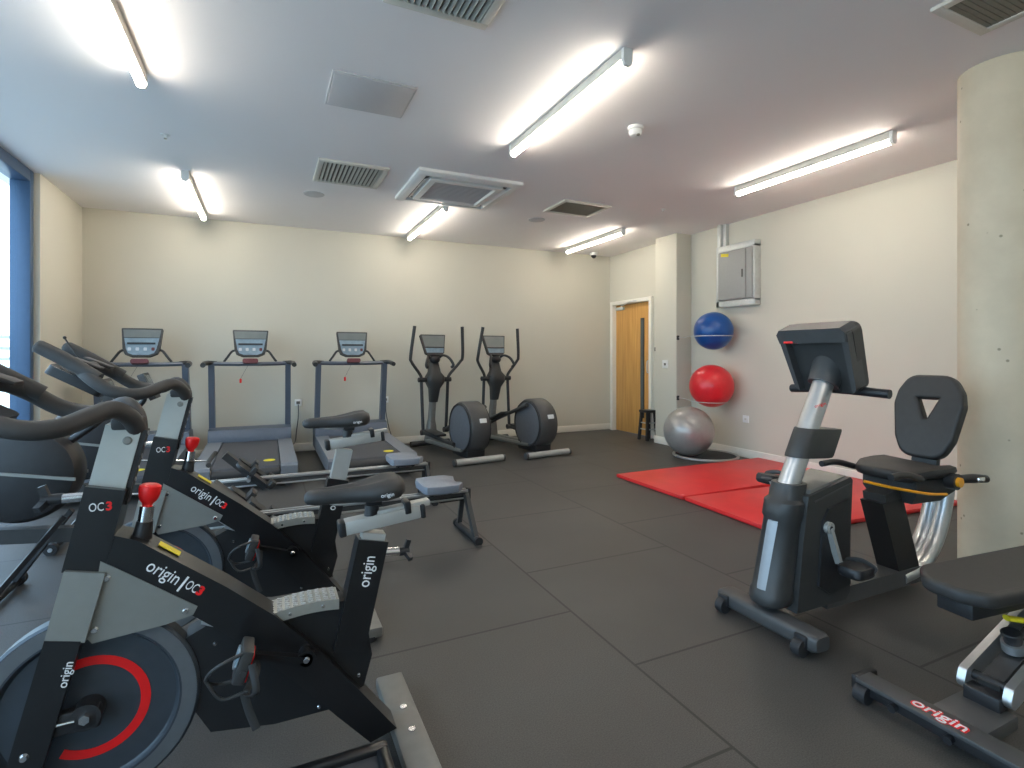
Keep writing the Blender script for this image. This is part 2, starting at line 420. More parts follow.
def grille(name, cx, cy, w, h, nslat, mslat, label, cat='vent', along='x', mf='offwhite', angle=35):
    t = thing(name, label, cat, (cx, cy, H))
    g = G(); f = .045
    for s in (-1, 1):
        g.box((0, s * (h / 2 - f / 2), -.009), (w, f, .018), b=.003); g.box((s * (w / 2 - f / 2), 0, -.009), (f, h - 2 * f, .018), b=.003)
    g.build('vent_frame', mf, t)
    G().box((0, 0, -.002), (w - 2 * f, h - 2 * f, .004), b=0).build('backing', 'ventdark', t)
    g = G()
    for i in range(nslat):
        k = (i + .5) / nslat - .5
        if along == 'x': g.box((0, k * (h - 2 * f), -.011), (w - 2 * f, .022, .003), rot=(angle, 0, 0), b=0)
        else: g.box((k * (w - 2 * f), 0, -.011), (.022, h - 2 * f, .003), rot=(0, angle, 0), b=0)
    g.build('louvre_slats', mslat, t)
    return t
grille('air_vent', .675, 4.90, .58, .60, 14, 'vent', 'square louvred vent left of the air conditioning cassette', along='y')
grille('air_vent', 3.105, 4.99, .59, .48, 16, 'olive', 'dark square vent between the cassette and the back right light', along='x', angle=10)
grille('air_vent', .73, 2.13, .50, .60, 14, 'vent', 'louvred vent cut off by the top edge of the photo', along='y')
grille('air_vent', 3.04, 1.16, .44, .52, 18, 'olive', 'dark olive vent in the top right corner above the concrete column', along='x', angle=5, mf='offwhite')
t = thing('access_panel', 'flat grey access panel in the ceiling before the left vent', 'ceiling panel', (.585, 3.37, H))
G().box((0, 0, -.006), (.47, .42, .012), b=.003).build('panel', 'panelgrey', t)
g = G()
for s in (-1, 1): g.box((0, s * .217, -.004), (.49, .012, .008), b=.002); g.box((s * .241, 0, -.004), (.012, .42, .008), b=.002)
g.build('panel_frame', 'panelgrey', t)
# cassette air conditioner
t = thing('ceiling_cassette', 'square white air conditioning cassette in the middle of the ceiling', 'air conditioner', (1.69, 4.94, H))
g = G()
w2, w1, w0 = .50, .36, .24
def sq(h, z): return [Vector((-h, -h * .95, z)), Vector((h, -h * .95, z)), Vector((h, h * .95, z)), Vector((-h, h * .95, z))]
g.loft([sq(w2, 0), sq(w2, -.025), sq(w2 - .03, -.042), sq(.415, -.042), sq(.41, -.012)], cap=False)
g.build('outer_frame', 'white', t)
g = G(); g.loft([sq(.355, -.005), sq(.352, -.046), sq(.30, -.05), sq(.285, -.03)], cap=False); g.build('inner_frame', 'white', t)
g = G()
for a in range(4):
    m = Matrix.Rotation(R(90 * a), 4, 'Z')
    g.loft([[m @ Vector(p) for p in r] for r in ([(-.30, .355, -.018), (.30, .355, -.018), (.30, .358, -.022), (-.30, .358, -.022)], [(-.30, .405, -.040), (.30, .405, -.040), (.30, .408, -.044), (-.30, .408, -.044)])])
g.build('air_flap', 'white', t)
G().box((0, 0, -.004), (.84, .80, .006), b=0).build('recess', 'ventdark', t)
g = G()
g.box((0, 0, -.028), (.575, .545, .008), b=0)
for i in range(14): g.box((0, -.25 + i * .0385, -.034), (.56, .010, .006), b=0)
g.build('intake_grille', 'panelgrey', t)
# small ceiling devices
def speaker(x, y, label):
    t = thing('ceiling_speaker', label, 'speaker', (x, y, H), 0, 'round speakers in the ceiling')
    G().lathe([(0, 0), (.10, 0), (.10, -.004), (.092, -.009), (.088, -.009)], (0, 0, 0), (0, 0, 1)).build('bezel', 'panelgrey', t)
    G().lathe([(0, -.004), (.088, -.004), (.087, -.008), (.05, -.011), (0, -.012)], (0, 0, 0), (0, 0, 1)).build('speaker_grille', 'panelgrey', t)
speaker(.43, 5.67, 'round grey ceiling speaker behind the left louvred vent')
speaker(2.935, 5.62, 'round pale ceiling speaker behind the dark square vent')
t = thing('smoke_detector', 'white domed smoke detector beside the middle batten light', 'smoke detector', (2.38, 3.04, H))
G().lathe([(0, 0), (.055, 0), (.055, -.022), (.048, -.026)], (0, 0, 0), (0, 0, 1)).build('base', 'white', t)
G().lathe([(0, -.02), (.046, -.024), (.047, -.045), (.038, -.062), (.02, -.068), (0, -.069)], (0, 0, 0), (0, 0, 1)).build('sensor_head', 'white', t)
G().cyl((.0, -.03, -.062), (.0, -.03, -.070), .012).build('indicator', 'ventdark', t)
t = thing('dome_camera', 'small dark domed camera on ceiling at the back right corner', 'camera', (4.72, 7.08, H))
G().lathe([(0, 0), (.065, 0), (.065, -.03), (.05, -.04), (0, -.04)], (0, 0, 0), (0, 0, 1)).build('base', 'white', t)
G().sphere((0, 0, -.045), .042).build('dome', 'gloss', t)
def sprinkler(x, y, label):
    t = thing('sprinkler_head', label, 'sprinkler', (x, y, H), 0, 'sprinkler heads in the ceiling')
    G().lathe([(0, 0), (.032, 0), (.030, -.004), (.010, -.006), (.009, -.022), (.005, -.024), (0, -.024)], (0, 0, 0), (0, 0, 1), n=20).build('escutcheon', 'white', t)
    G().lathe([(0, -.024), (.012, -.026), (.012, -.028), (0, -.028)], (0, 0, 0), (0, 0, 1), n=16).build('deflector', 'chrome', t)
sprinkler(-.68, 4.61, 'tiny white sprinkler head between the two left batten lights')
sprinkler(4.0, 4.62, 'tiny sprinkler head between the two right batten lights')

# ------------------------------------------------------------------ right wall things
t = thing('electrical_cabinet', 'grey metal wall cabinet in galvanised surround above the balls', 'cabinet', (XR, 4.63, 2.19)); t.scale = (1, .90, .94)
g = G()
g.box((-.05, .0, -.36), (.10, .64, .08), b=.004); g.box((-.05, -.02, .36), (.10, .60, .08), b=.004); g.box((-.05, .295, 0), (.10, .05, .80), b=.004); g.box((-.05, -.30, 0), (.10, .04, .70), b=.004)
g.build('surround', 'galv', t)
G().box((-.06, -.02, 0), (.12, .54, .63), b=.006).build('body', 'cabgrey', t)
dr = G().box((-.128, .02, 0), (.02, .45, .61), b=.004).build('door', 'cabgrey', t)
G().box((-.143, -.16, 0), (.012, .02, .10), b=.004).build('handle', 'ventdark', dr)
G().box((-.1395, .13, .265), (.002, .13, .04), rot=(8, 0, 0), b=0).build('warning_sticker', 'yellow', dr)
g = G(); g.box((-.04, .295, .53), (.08, .06, .36), b=.003); g.box((-.025, .23, .54), (.05, .06, .32), b=.003); g.build('cable_trunking', 'galv', t)
def socket(x, y, z, ax, label, name='wall_socket', cat='socket', s=.085, pm='white'):
    t = thing(name, label, cat, (x, y, z))
    if ax == 'x':
        G().box((-.006, 0, 0), (.012, s, s), b=.003).build('plate', pm, t); G().box((-.0135, 0, 0), (.003, s * .35, s * .3), b=.001).build('rocker', 'offwhite' if name == 'wall_socket' else 'ventdark', t)
    else:
        G().box((0, -.006, 0), (s, .012, s), b=.003).build('plate', 'white', t); G().box((0, -.0135, 0), (s * .5, .003, s * .4), b=.001).build('rocker', 'ventdark', t)
    return t
socket(XR, 4.55, .46, 'x', 'white socket low on right wall beside the red ball')
socket(4.94, 5.66, 1.10, 'x', 'white round switch plate on the wall nib side', 'wall_switch', 'switch', .11)
socket(DX, 6.10, 1.31, 'x', 'small black door release switch by the door frame', 'door_switch', 'switch', .055, 'black')

# exercise balls and their wire holders
def ball(name, c, r, m, label, flat=1.0):
    t = thing(name, label, 'exercise ball', c, 0, 'gym balls on the right')
    g = G(); g.sphere((0, 0, 0), (r, r, r * flat), 64, 40); g.build('ball_skin', m, t)
    g = G(); g.lathe([(0, r * .995), (.016, r * .995), (.016, r * 1.006), (.010, r * 1.010), (0, r * 1.010)], (0, 0, 0), (.5, .6, .62) if c[2] > .5 else (.7, .5, -.5), n=16); g.build('plug', 'white', t)
    return t
ball('exercise_ball', (4.95, 4.82, 1.52), .231, 'bluerubber', 'blue gym ball in the upper wall hoop')
ball('exercise_ball', (4.92, 4.82, .848), .260, 'redrubber', 'red gym ball in the lower wall hoop')
ball('exercise_ball', (4.595, 4.86, .315), .293, 'greyrubber', 'large silver grey gym ball resting on the floor ring')
def hoop(cx, z, r, label):
    t = thing('ball_holder', label, 'ball holder', (cx, 4.82, z), 0, 'wire ball holders on the wall nib')
    pts = [(4.965 - cx, .62, 0), (4.955 - cx, .50, 0), (-r * .80, r * 1.05, 0), (-r * 1.01, .1, 0), (-r * .95, -r * .36, 0), (-r * .62, -r * .8, 0), (0, -r * 1.02, 0), (r * .62, -r * .8, 0), (r * .97, -r * .25, 0), (r * 1.0, .08, 0), (5.18 - cx, .20, 0), (5.197 - cx, .26, 0)]
    G().tube(pts, .005, n=8).build('wire_hoop', 'galv', t)
    g = G(); g.box((4.958 - cx, .622, 0), (.035, .02, .06), b=.004); g.build('bracket', 'black', t)
hoop(4.95, 1.455, .224, 'wire hoop holding the blue ball on the wall')
hoop(4.92, .655, .176, 'wire hoop holding the red ball on the wall')
t = thing('balance_board', 'round black floor disc with silver rim under the grey ball', 'balance disc', (4.80, 4.80, 0))
G().lathe([(0, 0), (.34, 0), (.35, .006), (.35, .018), (.34, .022), (0, .022)], (0, 0, 0), (0, 0, 1), n=64).build('disc', 'rubber', t)
g = G(); g.tube([(.365 * math.cos(R(a)), .365 * math.sin(R(a)), .018) for a in range(0, 360, 10)], .017, n=10, closed=True, k=2); g.build('rim', 'greyrubber', t)

# red mats
def mat_obj(cx, cy, w, h, label, rz=0):
    t = thing('gym_mat', label, 'mat', (cx, cy, 0), rz, 'red vinyl gym mats on the floor')
    G().box((0, 0, .018), (w, h, .034), b=.008).build('mat_cover', 'redvinyl', t)
    g = G()
    for s in (-1, 1): g.box((0, s * h / 2, .018), (w - .03, .004, .006), b=0); g.box((s * w / 2, 0, .018), (.004, h - .03, .006), b=0)
    g.build('seam', 'redvinyl', t)
    for s in (-1, 1): G().box((s * (w / 2 - .03), -h / 2 + .03, .0355), (.03, .03, .002), b=0).build('corner_tab', 'redrubber', t)
    return t
mat_obj(4.18, 3.90, 2.00, .93, 'red vinyl floor mat lying nearer the grey ball')
mat_obj(4.16, 2.89, 2.00, .95, 'red vinyl floor mat lying behind the recumbent bike', -3)

# small black stool by the door
t = thing('step_stool', 'small black stool with slim rungs standing beside the oak door', 'stool', (5.0, 6.10, 0))
g = G(); g.box((0, 0, .415), (.19, .19, .035), b=.01); g.build('seat', 'black', t)
for sx in (-1, 1):
    for sy in (-1, 1):
        G().beam((sx * .065, sy * .065, .40), (sx * .09, sy * .09, 0), .035, .035, b=.004).build('leg', 'black', t)
for z, k in ((.16, .082), (.25, .077)):
    g = G(); g.cyl((-k, -k, z), (-k, k, z), .008, n=8); g.cyl((-k, -k, z), (k, -k, z), .008, n=8); g.build('rung', 'galv', t)
socket(.36, YB, .62, 'y', 'white wall socket with plug between the middle and right treadmills')
socket(1.46, YB, .62, 'y', 'wall socket with black plug right of the rightmost treadmill')
for x0, x1, n_ in ((.36, .32, 'white'), (1.46, 1.52, 'black')):
    g = G(); g.tube([(x0, YB - .04, .60), (x0, YB - .06, .45), (x0 + (x1 - x0) * .6, YB - .06, .25), (x1, YB - .1, .14), (x1 - .05, YB - .16, .10)], .006, n=8)
    tag(g.build('power_cable', 'darkgrey'), 'thin power cable hanging from the wall socket ' + ('between two treadmills' if n_ == 'white' else 'right of the rightmost treadmill'), 'cable', 'treadmill power cables')

# ------------------------------------------------------------------ treadmills
def treadmill(label):
    t = thing('treadmill', label, 'treadmill', (0, 0, 0), 0, 'treadmills facing the back wall')
    g = G()
    g.box((0, .90, .135), (.60, 1.70, .05), b=.01); g.build('deck', 'charcoal', t)
    for s in (-1, 1):
        for y in (.14, 1.66): G().cyl((s * .36, y, 0), (s * .36, y, .10), .030, n=18, b=.004).build('foot', 'rubber', t)
        g = G(); pr = [(.0, .10), (0, .205), (.02, .228), (1.45, .245), (1.85, .245), (1.85, .08), (.1, .08)]
        g.prism(pr, 'x', s * .285, s * .43, b=.014); g.build('side_rail', 'deckgrey', t)
        G().box((s * .36, .025, .165), (.04, .012, .014), b=.003).build('rail_badge', 'black', t)
    g = G()
    pr = [(.03, .165), (.018, .19), (.03, .212), (.06, .222), (1.50, .236), (1.50, .22), (.06, .165)]
    g.prism(pr, 'x', -.278, .278, b=0); g.build('running_belt', 'belt', t)
    g = G(); g.cyl((-.278, .045, .15), (.278, .045, .15), .05); g.build('rear_roller', 'charcoal', t)
    G().box((0, .04, .115), (.556, .05, .03), b=.006).build('rear_bumper', 'galv', t)
    G().lathe([(0, .0), (.052, .0), (.052, .002), (0, .002)], (.19, .24, .2240), (0, -.012, 1), n=20).build('safety_sticker', 'yellow', t)
    g = G(); pr = [(1.46, .20), (1.46, .30), (1.50, .37), (1.62, .395), (1.80, .37), (1.88, .28), (1.88, .08), (1.5, .08)]
    g.prism(pr, 'x', -.43, .43, b=.02); g.build('motor_hood', 'steelblue', t)
    for s in (-1, 1):
        g = G(); g.beam((s * .40, 1.70, .22), (s * .395, 1.48, 1.13), .11, .062, up=(1, 0, 0), b=.012, w2=.10, h2=.058); g.build('upright', 'steelblue', t)
        g = G(); g.tube([(s * .34, 1.48, 1.135), (s * .42, 1.44, 1.138), (s * .448, 1.36, 1.132), (s * .452, 1.20, 1.115)], [.022, .027, .028, .026], n=12)
        g.build('hand_rail', 'charcoal', t)
        g = G(); g.tube([(s * .27, 1.47, 1.15), (s * .235, 1.46, 1.20), (s * .19, 1.47, 1.265), (s * .15, 1.49, 1.28)], .013, n=8); g.build('console_strut', 'charcoal', t)
    g = G(); g.tube([(-.40, 1.48, 1.13), (-.2, 1.44, 1.125), (0, 1.42, 1.125), (.2, 1.44, 1.125), (.40, 1.48, 1.13)], .030, n=12, sq=(.8, 1.2)); g.build('cross_bar', 'steelblue', t)
    g = G(); g.slab(frame((0, 1.38, 1.15), (1, 0, 0), (0, .35, 1)), .16, .05, .02, .04, b=.006); g.build('key_pad', mat_red_dark, t)
    # console
    m = frame((0, 1.46, 1.36), (1, 0, 0), (0, .30, 1))
    g = G(); pts = [(-.165, -.07), (-.145, -.125), (-.08, -.155), (.08, -.155), (.145, -.125), (.165, -.07), (.185, .15), (.18, .158), (-.18, .158), (-.185, .15)]
    g.loft([[m @ Vector((x, y, z)) for x, y in pts] for z in (-.045, 0)], b=.008); c = g.build('console', 'charcoal', t)
    pu = [(-.158, .055), (.158, .055), (.170, .143), (-.170, .143)]
    g = G(); g.loft([[m @ Vector((x, y, z)) for x, y in pu] for z in (-.001, .002)]); g.build('display', 'tscreen', c)
    pl = [(-.135, -.075), (-.115, -.118), (-.07, -.138), (.07, -.138), (.115, -.118), (.135, -.075), (.156, .048), (-.156, .048)]
    g = G(); g.loft([[m @ Vector((x, y, z)) for x, y in pl] for z in (-.001, .002)]); g.build('control_panel', 'panel', c)
    g = G(); g.loft([[m @ Vector((x, y, z)) for x, y in ((-.125, -.022), (.125, -.022), (.125, -.004), (-.125, -.004))] for z in (.002, .012)]); g.build('ledge', 'black', c)
    for i in range(4):
        g = G(); x = -.105 + i * .07
        g.slab(m @ Matrix.Translation((x, -.075, .002)), .03, .035, .008, .003, b=.001); g.build('button', 'silver' if i < 3 else 'darkred', c)
    g = G(); g.tube([(-.02, 1.40, 1.12), (-.06, 1.38, 1.04), (-.10, 1.38, .96)], .0015, n=6); k = g.build('safety_cord', 'black', t)
    G().box((-.10, 1.38, .935), (.024, .018, .05), b=.008).build('safety_clip', 'red', k)
    return t
M['darkred'] = mat_red_dark = mat('dark_red_key', (.13, .03, .035), .5)
t1 = treadmill('middle treadmill of three, between two rowing rails and back wall')
t1.location = (-.17, 5.30, 0)
t2 = copy_tree(t1); t2.location = (.96, 5.30, 0); t2['label'] = 'rightmost treadmill, right next to the elliptical trainers'
t3 = copy_tree(t1); t3.location = (-1.21, 5.30, 0); t3['label'] = 'leftmost treadmill, in the back corner behind the bike handlebars'

# ------------------------------------------------------------------ elliptical trainers
def elliptical(label, phase):
    t = thing('elliptical_trainer', label, 'elliptical trainer', (0, 0, 0), 7, 'elliptical trainers by the back wall')
    g = G(); g.cyl((-.30, 0, .045), (.30, 0, .045), .036, b=.004); sb = g.build('rear_stabilizer', 'silverpaint', t)
    for s in (-1, 1): G().cyl((s * .30, 0, .045), (s * .325, 0, .045), .039, b=.006).build('end_cap', 'darkgrey', sb)
    # drum housing
    c = (.045, .34, .37)
    g = G(); g.lathe([(0, -.125), (.25, -.125), (.295, -.118), (.31, -.095), (.31, .095), (.295, .118), (.25, .125), (0, .125)], c, (1, 0, 0), n=64); dh = g.build('drum_housing', 'darkgrey', t)
    for s in (-1, 1):
        g = G(); g.lathe([(0, s * .123), (.262, s * .123), (.258, s * .131), (.06, s * .137), (0, s * .137)], c, (1, 0, 0), n=64); g.build('side_disc', 'steelgrey', t)
        g = G(); g.tube([(.045 + s * .130, .34 + .28 * math.cos(R(a)), .37 + .28 * math.sin(R(a))) for a in range(0, 360, 12)], .008, n=6, closed=True, k=1); g.build('disc_edge', 'black', t)
    m = frame((.07, .052, .475), (1, 0, 0), (0, .33, 1))
    g = G(); g.slab(m, .085, .05, .006, .012, b=.002); g.build('rating_label', 'white', t)
    g = G(); g.box((.045, .37, .10), (.24, .42, .14), b=.03); g.build('drum_base', 'black', t)
    # frame
    for s in (-1, 1):
        g = G(); g.tube([(s * .07, .30, .11), (s * .07, .8, .095), (s * .06, 1.40, .08)], .028, n=10); g.build('base_tube', 'greypaint', t)
    g = G(); g.cyl((-.28, 1.40, .045), (.28, 1.40, .045), .035, b=.004); g.build('front_stabilizer', 'charcoal', t)
    g = G(); g.loft([[Vector((x * w_, y0 + y * h_, z)) for x, y in rrect(1, 1, .3, 4)] for z, y0, w_, h_ in ((.06, 1.38, .17, .16), (.28, 1.37, .12, .12), (.36, 1.36, .09, .09), (.70, 1.30, .085, .085))], b=0); g.build('mast', 'silverdark', t)
    g = G(); g.loft([[Vector((x * w_, y0 + y * h_, z)) for x, y in rrect(1, 1, .3, 4)] for z, y0, w_, h_ in ((.60, 1.30, .10, .12), (.78, 1.27, .14, .15), (.86, 1.25, .24, .17), (.94, 1.25, .25, .17), (1.0, 1.27, .16, .14), (1.20, 1.31, .10, .10))], b=0); g.build('mast_cover', 'charcoal', t)
    g = G(); g.cyl((-.23, 1.25, .90), (.23, 1.25, .90), .032); g.build('pivot_bar', 'black', t)
    # console
    m = frame((0, 1.27, 1.365), (1, 0, 0), (0, .32, 1)) @ Matrix.Scale(1.08, 4)
    g = G(); pts = [(-.12, -.11), (-.08, -.135), (.08, -.135), (.12, -.11), (.165, .125), (.16, .13), (-.16, .13), (-.165, .125)]
    g.loft([[m @ Vector((x, y, z)) for x, y in pts] for z in (-.05, 0)], b=.008); cc = g.build('console', 'charcoal', t)
    g = G(); g.loft([[m @ Vector((x, y, z)) for x, y in ((-.125, -.03), (.125, -.03), (.148, .115), (-.148, .115))] for z in (-.001, .002)]); g.build('display', 'tscreen', cc)
    g = G(); g.loft([[m @ Vector((x, y, z)) for x, y in ((-.108, -.105), (.108, -.105), (.122, -.045), (-.122, -.045))] for z in (-.001, .002)]); g.build('control_panel', 'panel', cc)
    g = G(); g.loft([[m @ Vector((x, y, z)) for x, y in ((-.11, -.044), (.11, -.044), (.11, -.033), (-.11, -.033))] for z in (.002, .012)]); g.build('ledge', 'black', cc)
    g = G(); g.sphere((0, 1.25, 1.165), (.075, .06, .055)); g.build('bottle_holder', 'black', t)
    for s in (-1, 1):
        g = G(); g.tube([(s * .05, 1.28, 1.16), (s * .10, 1.22, 1.22), (s * .15, 1.13, 1.19), (s * .19, 1.08, 1.10), (s * .17, 1.10, 1.06)], [.014, .016, .018, .019, .018], n=10); g.build('grip', 'black', t)
        # moving arms
        f = phase * s
        up = [(s * .19, 1.25, .88), (s * .20, 1.24 - f * .2, .96), (s * .325, 1.20 - f * .55, 1.13), (s * .345, 1.17 - f * .75, 1.22), (s * .305, 1.12 - f * 1.0, 1.60)]
        g = G(); g.tube(up, [.020, .020, .019, .021, .022], n=10); a = g.build('swing_arm', 'charcoal', t)
        lo = (s * .19, 1.25 + f * .9, .22)
        g = G(); g.tube([(s * .19, 1.25, .90), lo], .021, n=10, smooth=False); g.cyl((s * .155, lo[1], lo[2]), (s * .22, lo[1], lo[2]), .035); g.build('lower_arm', 'black', t)
        dr = (.045 + s * .165, .34 - f * 1.2, .37 + (.24 if s * phase > 0 else -.20))
        g = G(); g.tube([lo, ((lo[0] + dr[0]) / 2, (lo[1] * 2 + dr[1]) / 3, lo[2] * .6 + dr[2] * .4), dr], .024, n=10, smooth=False); g.build('foot_link', 'charcoal', t)
        pc = ((lo[0] + dr[0]) / 2, (lo[1] * .62 + dr[1] * .38), lo[2] * .62 + dr[2] * .38 + .05)
        g = G(); g.box(pc, (.15, .38, .03), rot=(-(dr[2] - lo[2]) / (lo[1] - dr[1]) * 50, 0, 0), b=.01); g.build('foot_pedal', 'black', t)
    return t
M['steelgrey'] = mat('disc_grey', (.14, .15, .17), .38, metal=.3, var=.05)
M['silverdark'] = mat('mast_silver', (.22, .22, .21), .4, metal=.4, var=.04)
t = elliptical('elliptical trainer beside the rightmost treadmill', .07); t.location = (2.17, 5.54, 0)
t = elliptical('elliptical trainer standing right of the other one, nearer the oak door', -.05); t.location = (3.06, 5.56, 0)

# ------------------------------------------------------------------ rowing machines
def rower(label):
    # x runs towards the flywheel as -X; origin under the rear foot
    t = thing('rowing_machine', label, 'rowing machine', (0, 0, 0), 0, 'rowing machines behind the bikes')
    L = 2.0
    G().box((-L / 2, 0, .285), (L, .035, .05), b=.004).build('rail', 'darkgrey', t)
    for s in (-1, 1): G().box((-L / 2, s * .022, .305), (L, .016, .018), b=.003).build('rail_edge', 'silver', t)
    G().box((-L / 2, 0, .258), (L, .05, .012), b=.003).build('rail_base', 'silver', t)
    G().box((.005, 0, .285), (.02, .07, .075), b=.006).build('rail_end_cap', 'black', t)
    for s in (-1, 1):
        G().beam((-.02, s * .03, .29), (-.0, s * .17, .02), .03, .035, b=.004).build('rear_leg', 'greydark', t)
    g = G(); g.cyl((0, -.20, .022), (0, .20, .022), .022, b=.003); rf = g.build('rear_foot', 'black', t)
    for s in (-1, 1): G().cyl((0, s * .20, .022), (0, s * .225, .022), .027, b=.004).build('foot_cap', 'rubber', rf)
    G().beam((-.03, 0, .26), (-.20, 0, .255), .04, .03).build('rear_brace', 'black', t)
    # seat
    g = G(); rings = []
    pts = [(-.135, -.10), (-.12, -.145), (-.02, -.165), (.09, -.155), (.135, -.10), (.12, -.03), (.12, .03), (.135, .10), (.09, .155), (-.02, .165), (-.12, .145), (-.135, .10)]
    for z, k in ((.318, .90), (.325, .97), (.360, 1.0), (.372, .97), (.377, .88)): rings.append([Vector((-.20 + x * k, y * k, z + (.012 if abs(y) > .09 else 0))) for x, y in pts])
    g.loft(rings); st = g.build('seat', 'seatsheen', t)
    G().box((-.20, 0, .313), (.16, .10, .024), b=.006).build('seat_carriage', 'black', st)
    for dx in (-.06, .06): G().cyl((-.20 + dx, -.05, .316), (-.20 + dx, .05, .316), .016, n=14).build('roller', 'rubber', st)
    # foot plates
    for s in (-1, 1):
        m = frame((-1.33, s * .11, .34), (0, 1, 0), (-.75, 0, .66))
        g = G(); g.slab(m, .115, .30, .04, .02, b=.004); fp = g.build('foot_plate', 'black', t)
        g = G(); g.slab(m @ Matrix.Translation((0, .03, .02)), .13, .035, .006, .05, b=.006); g.build('foot_strap', 'charcoal', fp)
        g = G(); g.slab(m @ Matrix.Translation((0, -.13, .012)), .10, .05, .02, .045, b=.008); g.build('heel_cup', 'charcoal', fp)
    G().beam((-1.25, 0, .24), (-1.52, 0, .50), .10, .05).build('foot_support', 'charcoal', t)
    G().cyl((-1.36, -.17, .33), (-1.36, .17, .33), .014).build('foot_axle', 'silver', t)
    # front body
    G().beam((-1.75, 0, .275), (-2.62, 0, .36), .06, .07).build('front_boom', 'charcoal', t)
    c = (-2.33, 0, .64)
    g = G(); g.lathe([(0, -.10), (.17, -.10), (.215, -.085), (.235, -.05), (.235, .05), (.215, .085), (.17, .10), (0, .10)], c, (0, 1, 0), n=56); fh = g.build('flywheel_housing', 'black', t)
    for s in (-1, 1):
        g = G(); g.loft([[Vector((x, s * y_, z)) for x, z in ((-2.555, .70), (-2.105, .615), (-2.105, .60), (-2.555, .685))] for y_ in (.095, .108)]); g.build('housing_stripe', 'greypaint', fh)
    for s in (-1, 1):
        G().beam((-2.16, s * .06, .42), (-2.44, s * .19, .03), .02, .022, b=.004).build('front_leg', 'black', t)
    g = G(); g.cyl((-2.44, -.24, .03), (-2.44, .24, .03), .02, b=.003); ff = g.build('front_foot', 'black', t)
    for s in (-1, 1):
        G().cyl((-2.44, s * .24, .035), (-2.44, s * .275, .035), .035, b=.006).build('wheel', 'rubber', ff)
        G().cyl((-2.44, s * .276, .035), (-2.44, s * .280, .035), .012, b=.001).build('hub', 'silver', ff)
    # chain, handle, monitor
    G().cyl((-2.05, 0, .50), (-1.62, 0, .46), .006, n=8).build('chain', 'chrome', t)
    g = G(); g.tube([(-1.60, -.25, .475), (-1.615, -.12, .46), (-1.62, 0, .458), (-1.615, .12, .46), (-1.60, .25, .475)], .017, n=10); g.build('pull_handle', 'foam', t)
    G().tube([(-2.16, 0, .78), (-2.02, 0, .90), (-2.02, 0, .98)], .018, n=10).build('monitor_arm', 'black', t)
    m = frame((-2.0, 0, 1.0), (0, 1, 0), (-.45, 0, 1)); g = G(); g.slab(m, .18, .19, .02, .04); mo = g.build('monitor', 'charcoal', t)
    g = G(); g.slab(m @ Matrix.Translation((0, .02, .04)), .13, .11, .006, .002, b=0); g.build('display', 'screen', mo)
    return t
M['greydark'] = mat('leg_dark_grey', (.07, .072, .075), .4, metal=.3, var=.05)
r1 = rower('rowing machine nearer the bikes, whole seat and rear legs in view'); r1.location = (1.24, 3.40, 0)
r2 = copy_tree(r1); r2.location = (1.24, 4.38, 0); r2['label'] = 'rowing machine behind the other one, next to the treadmills'

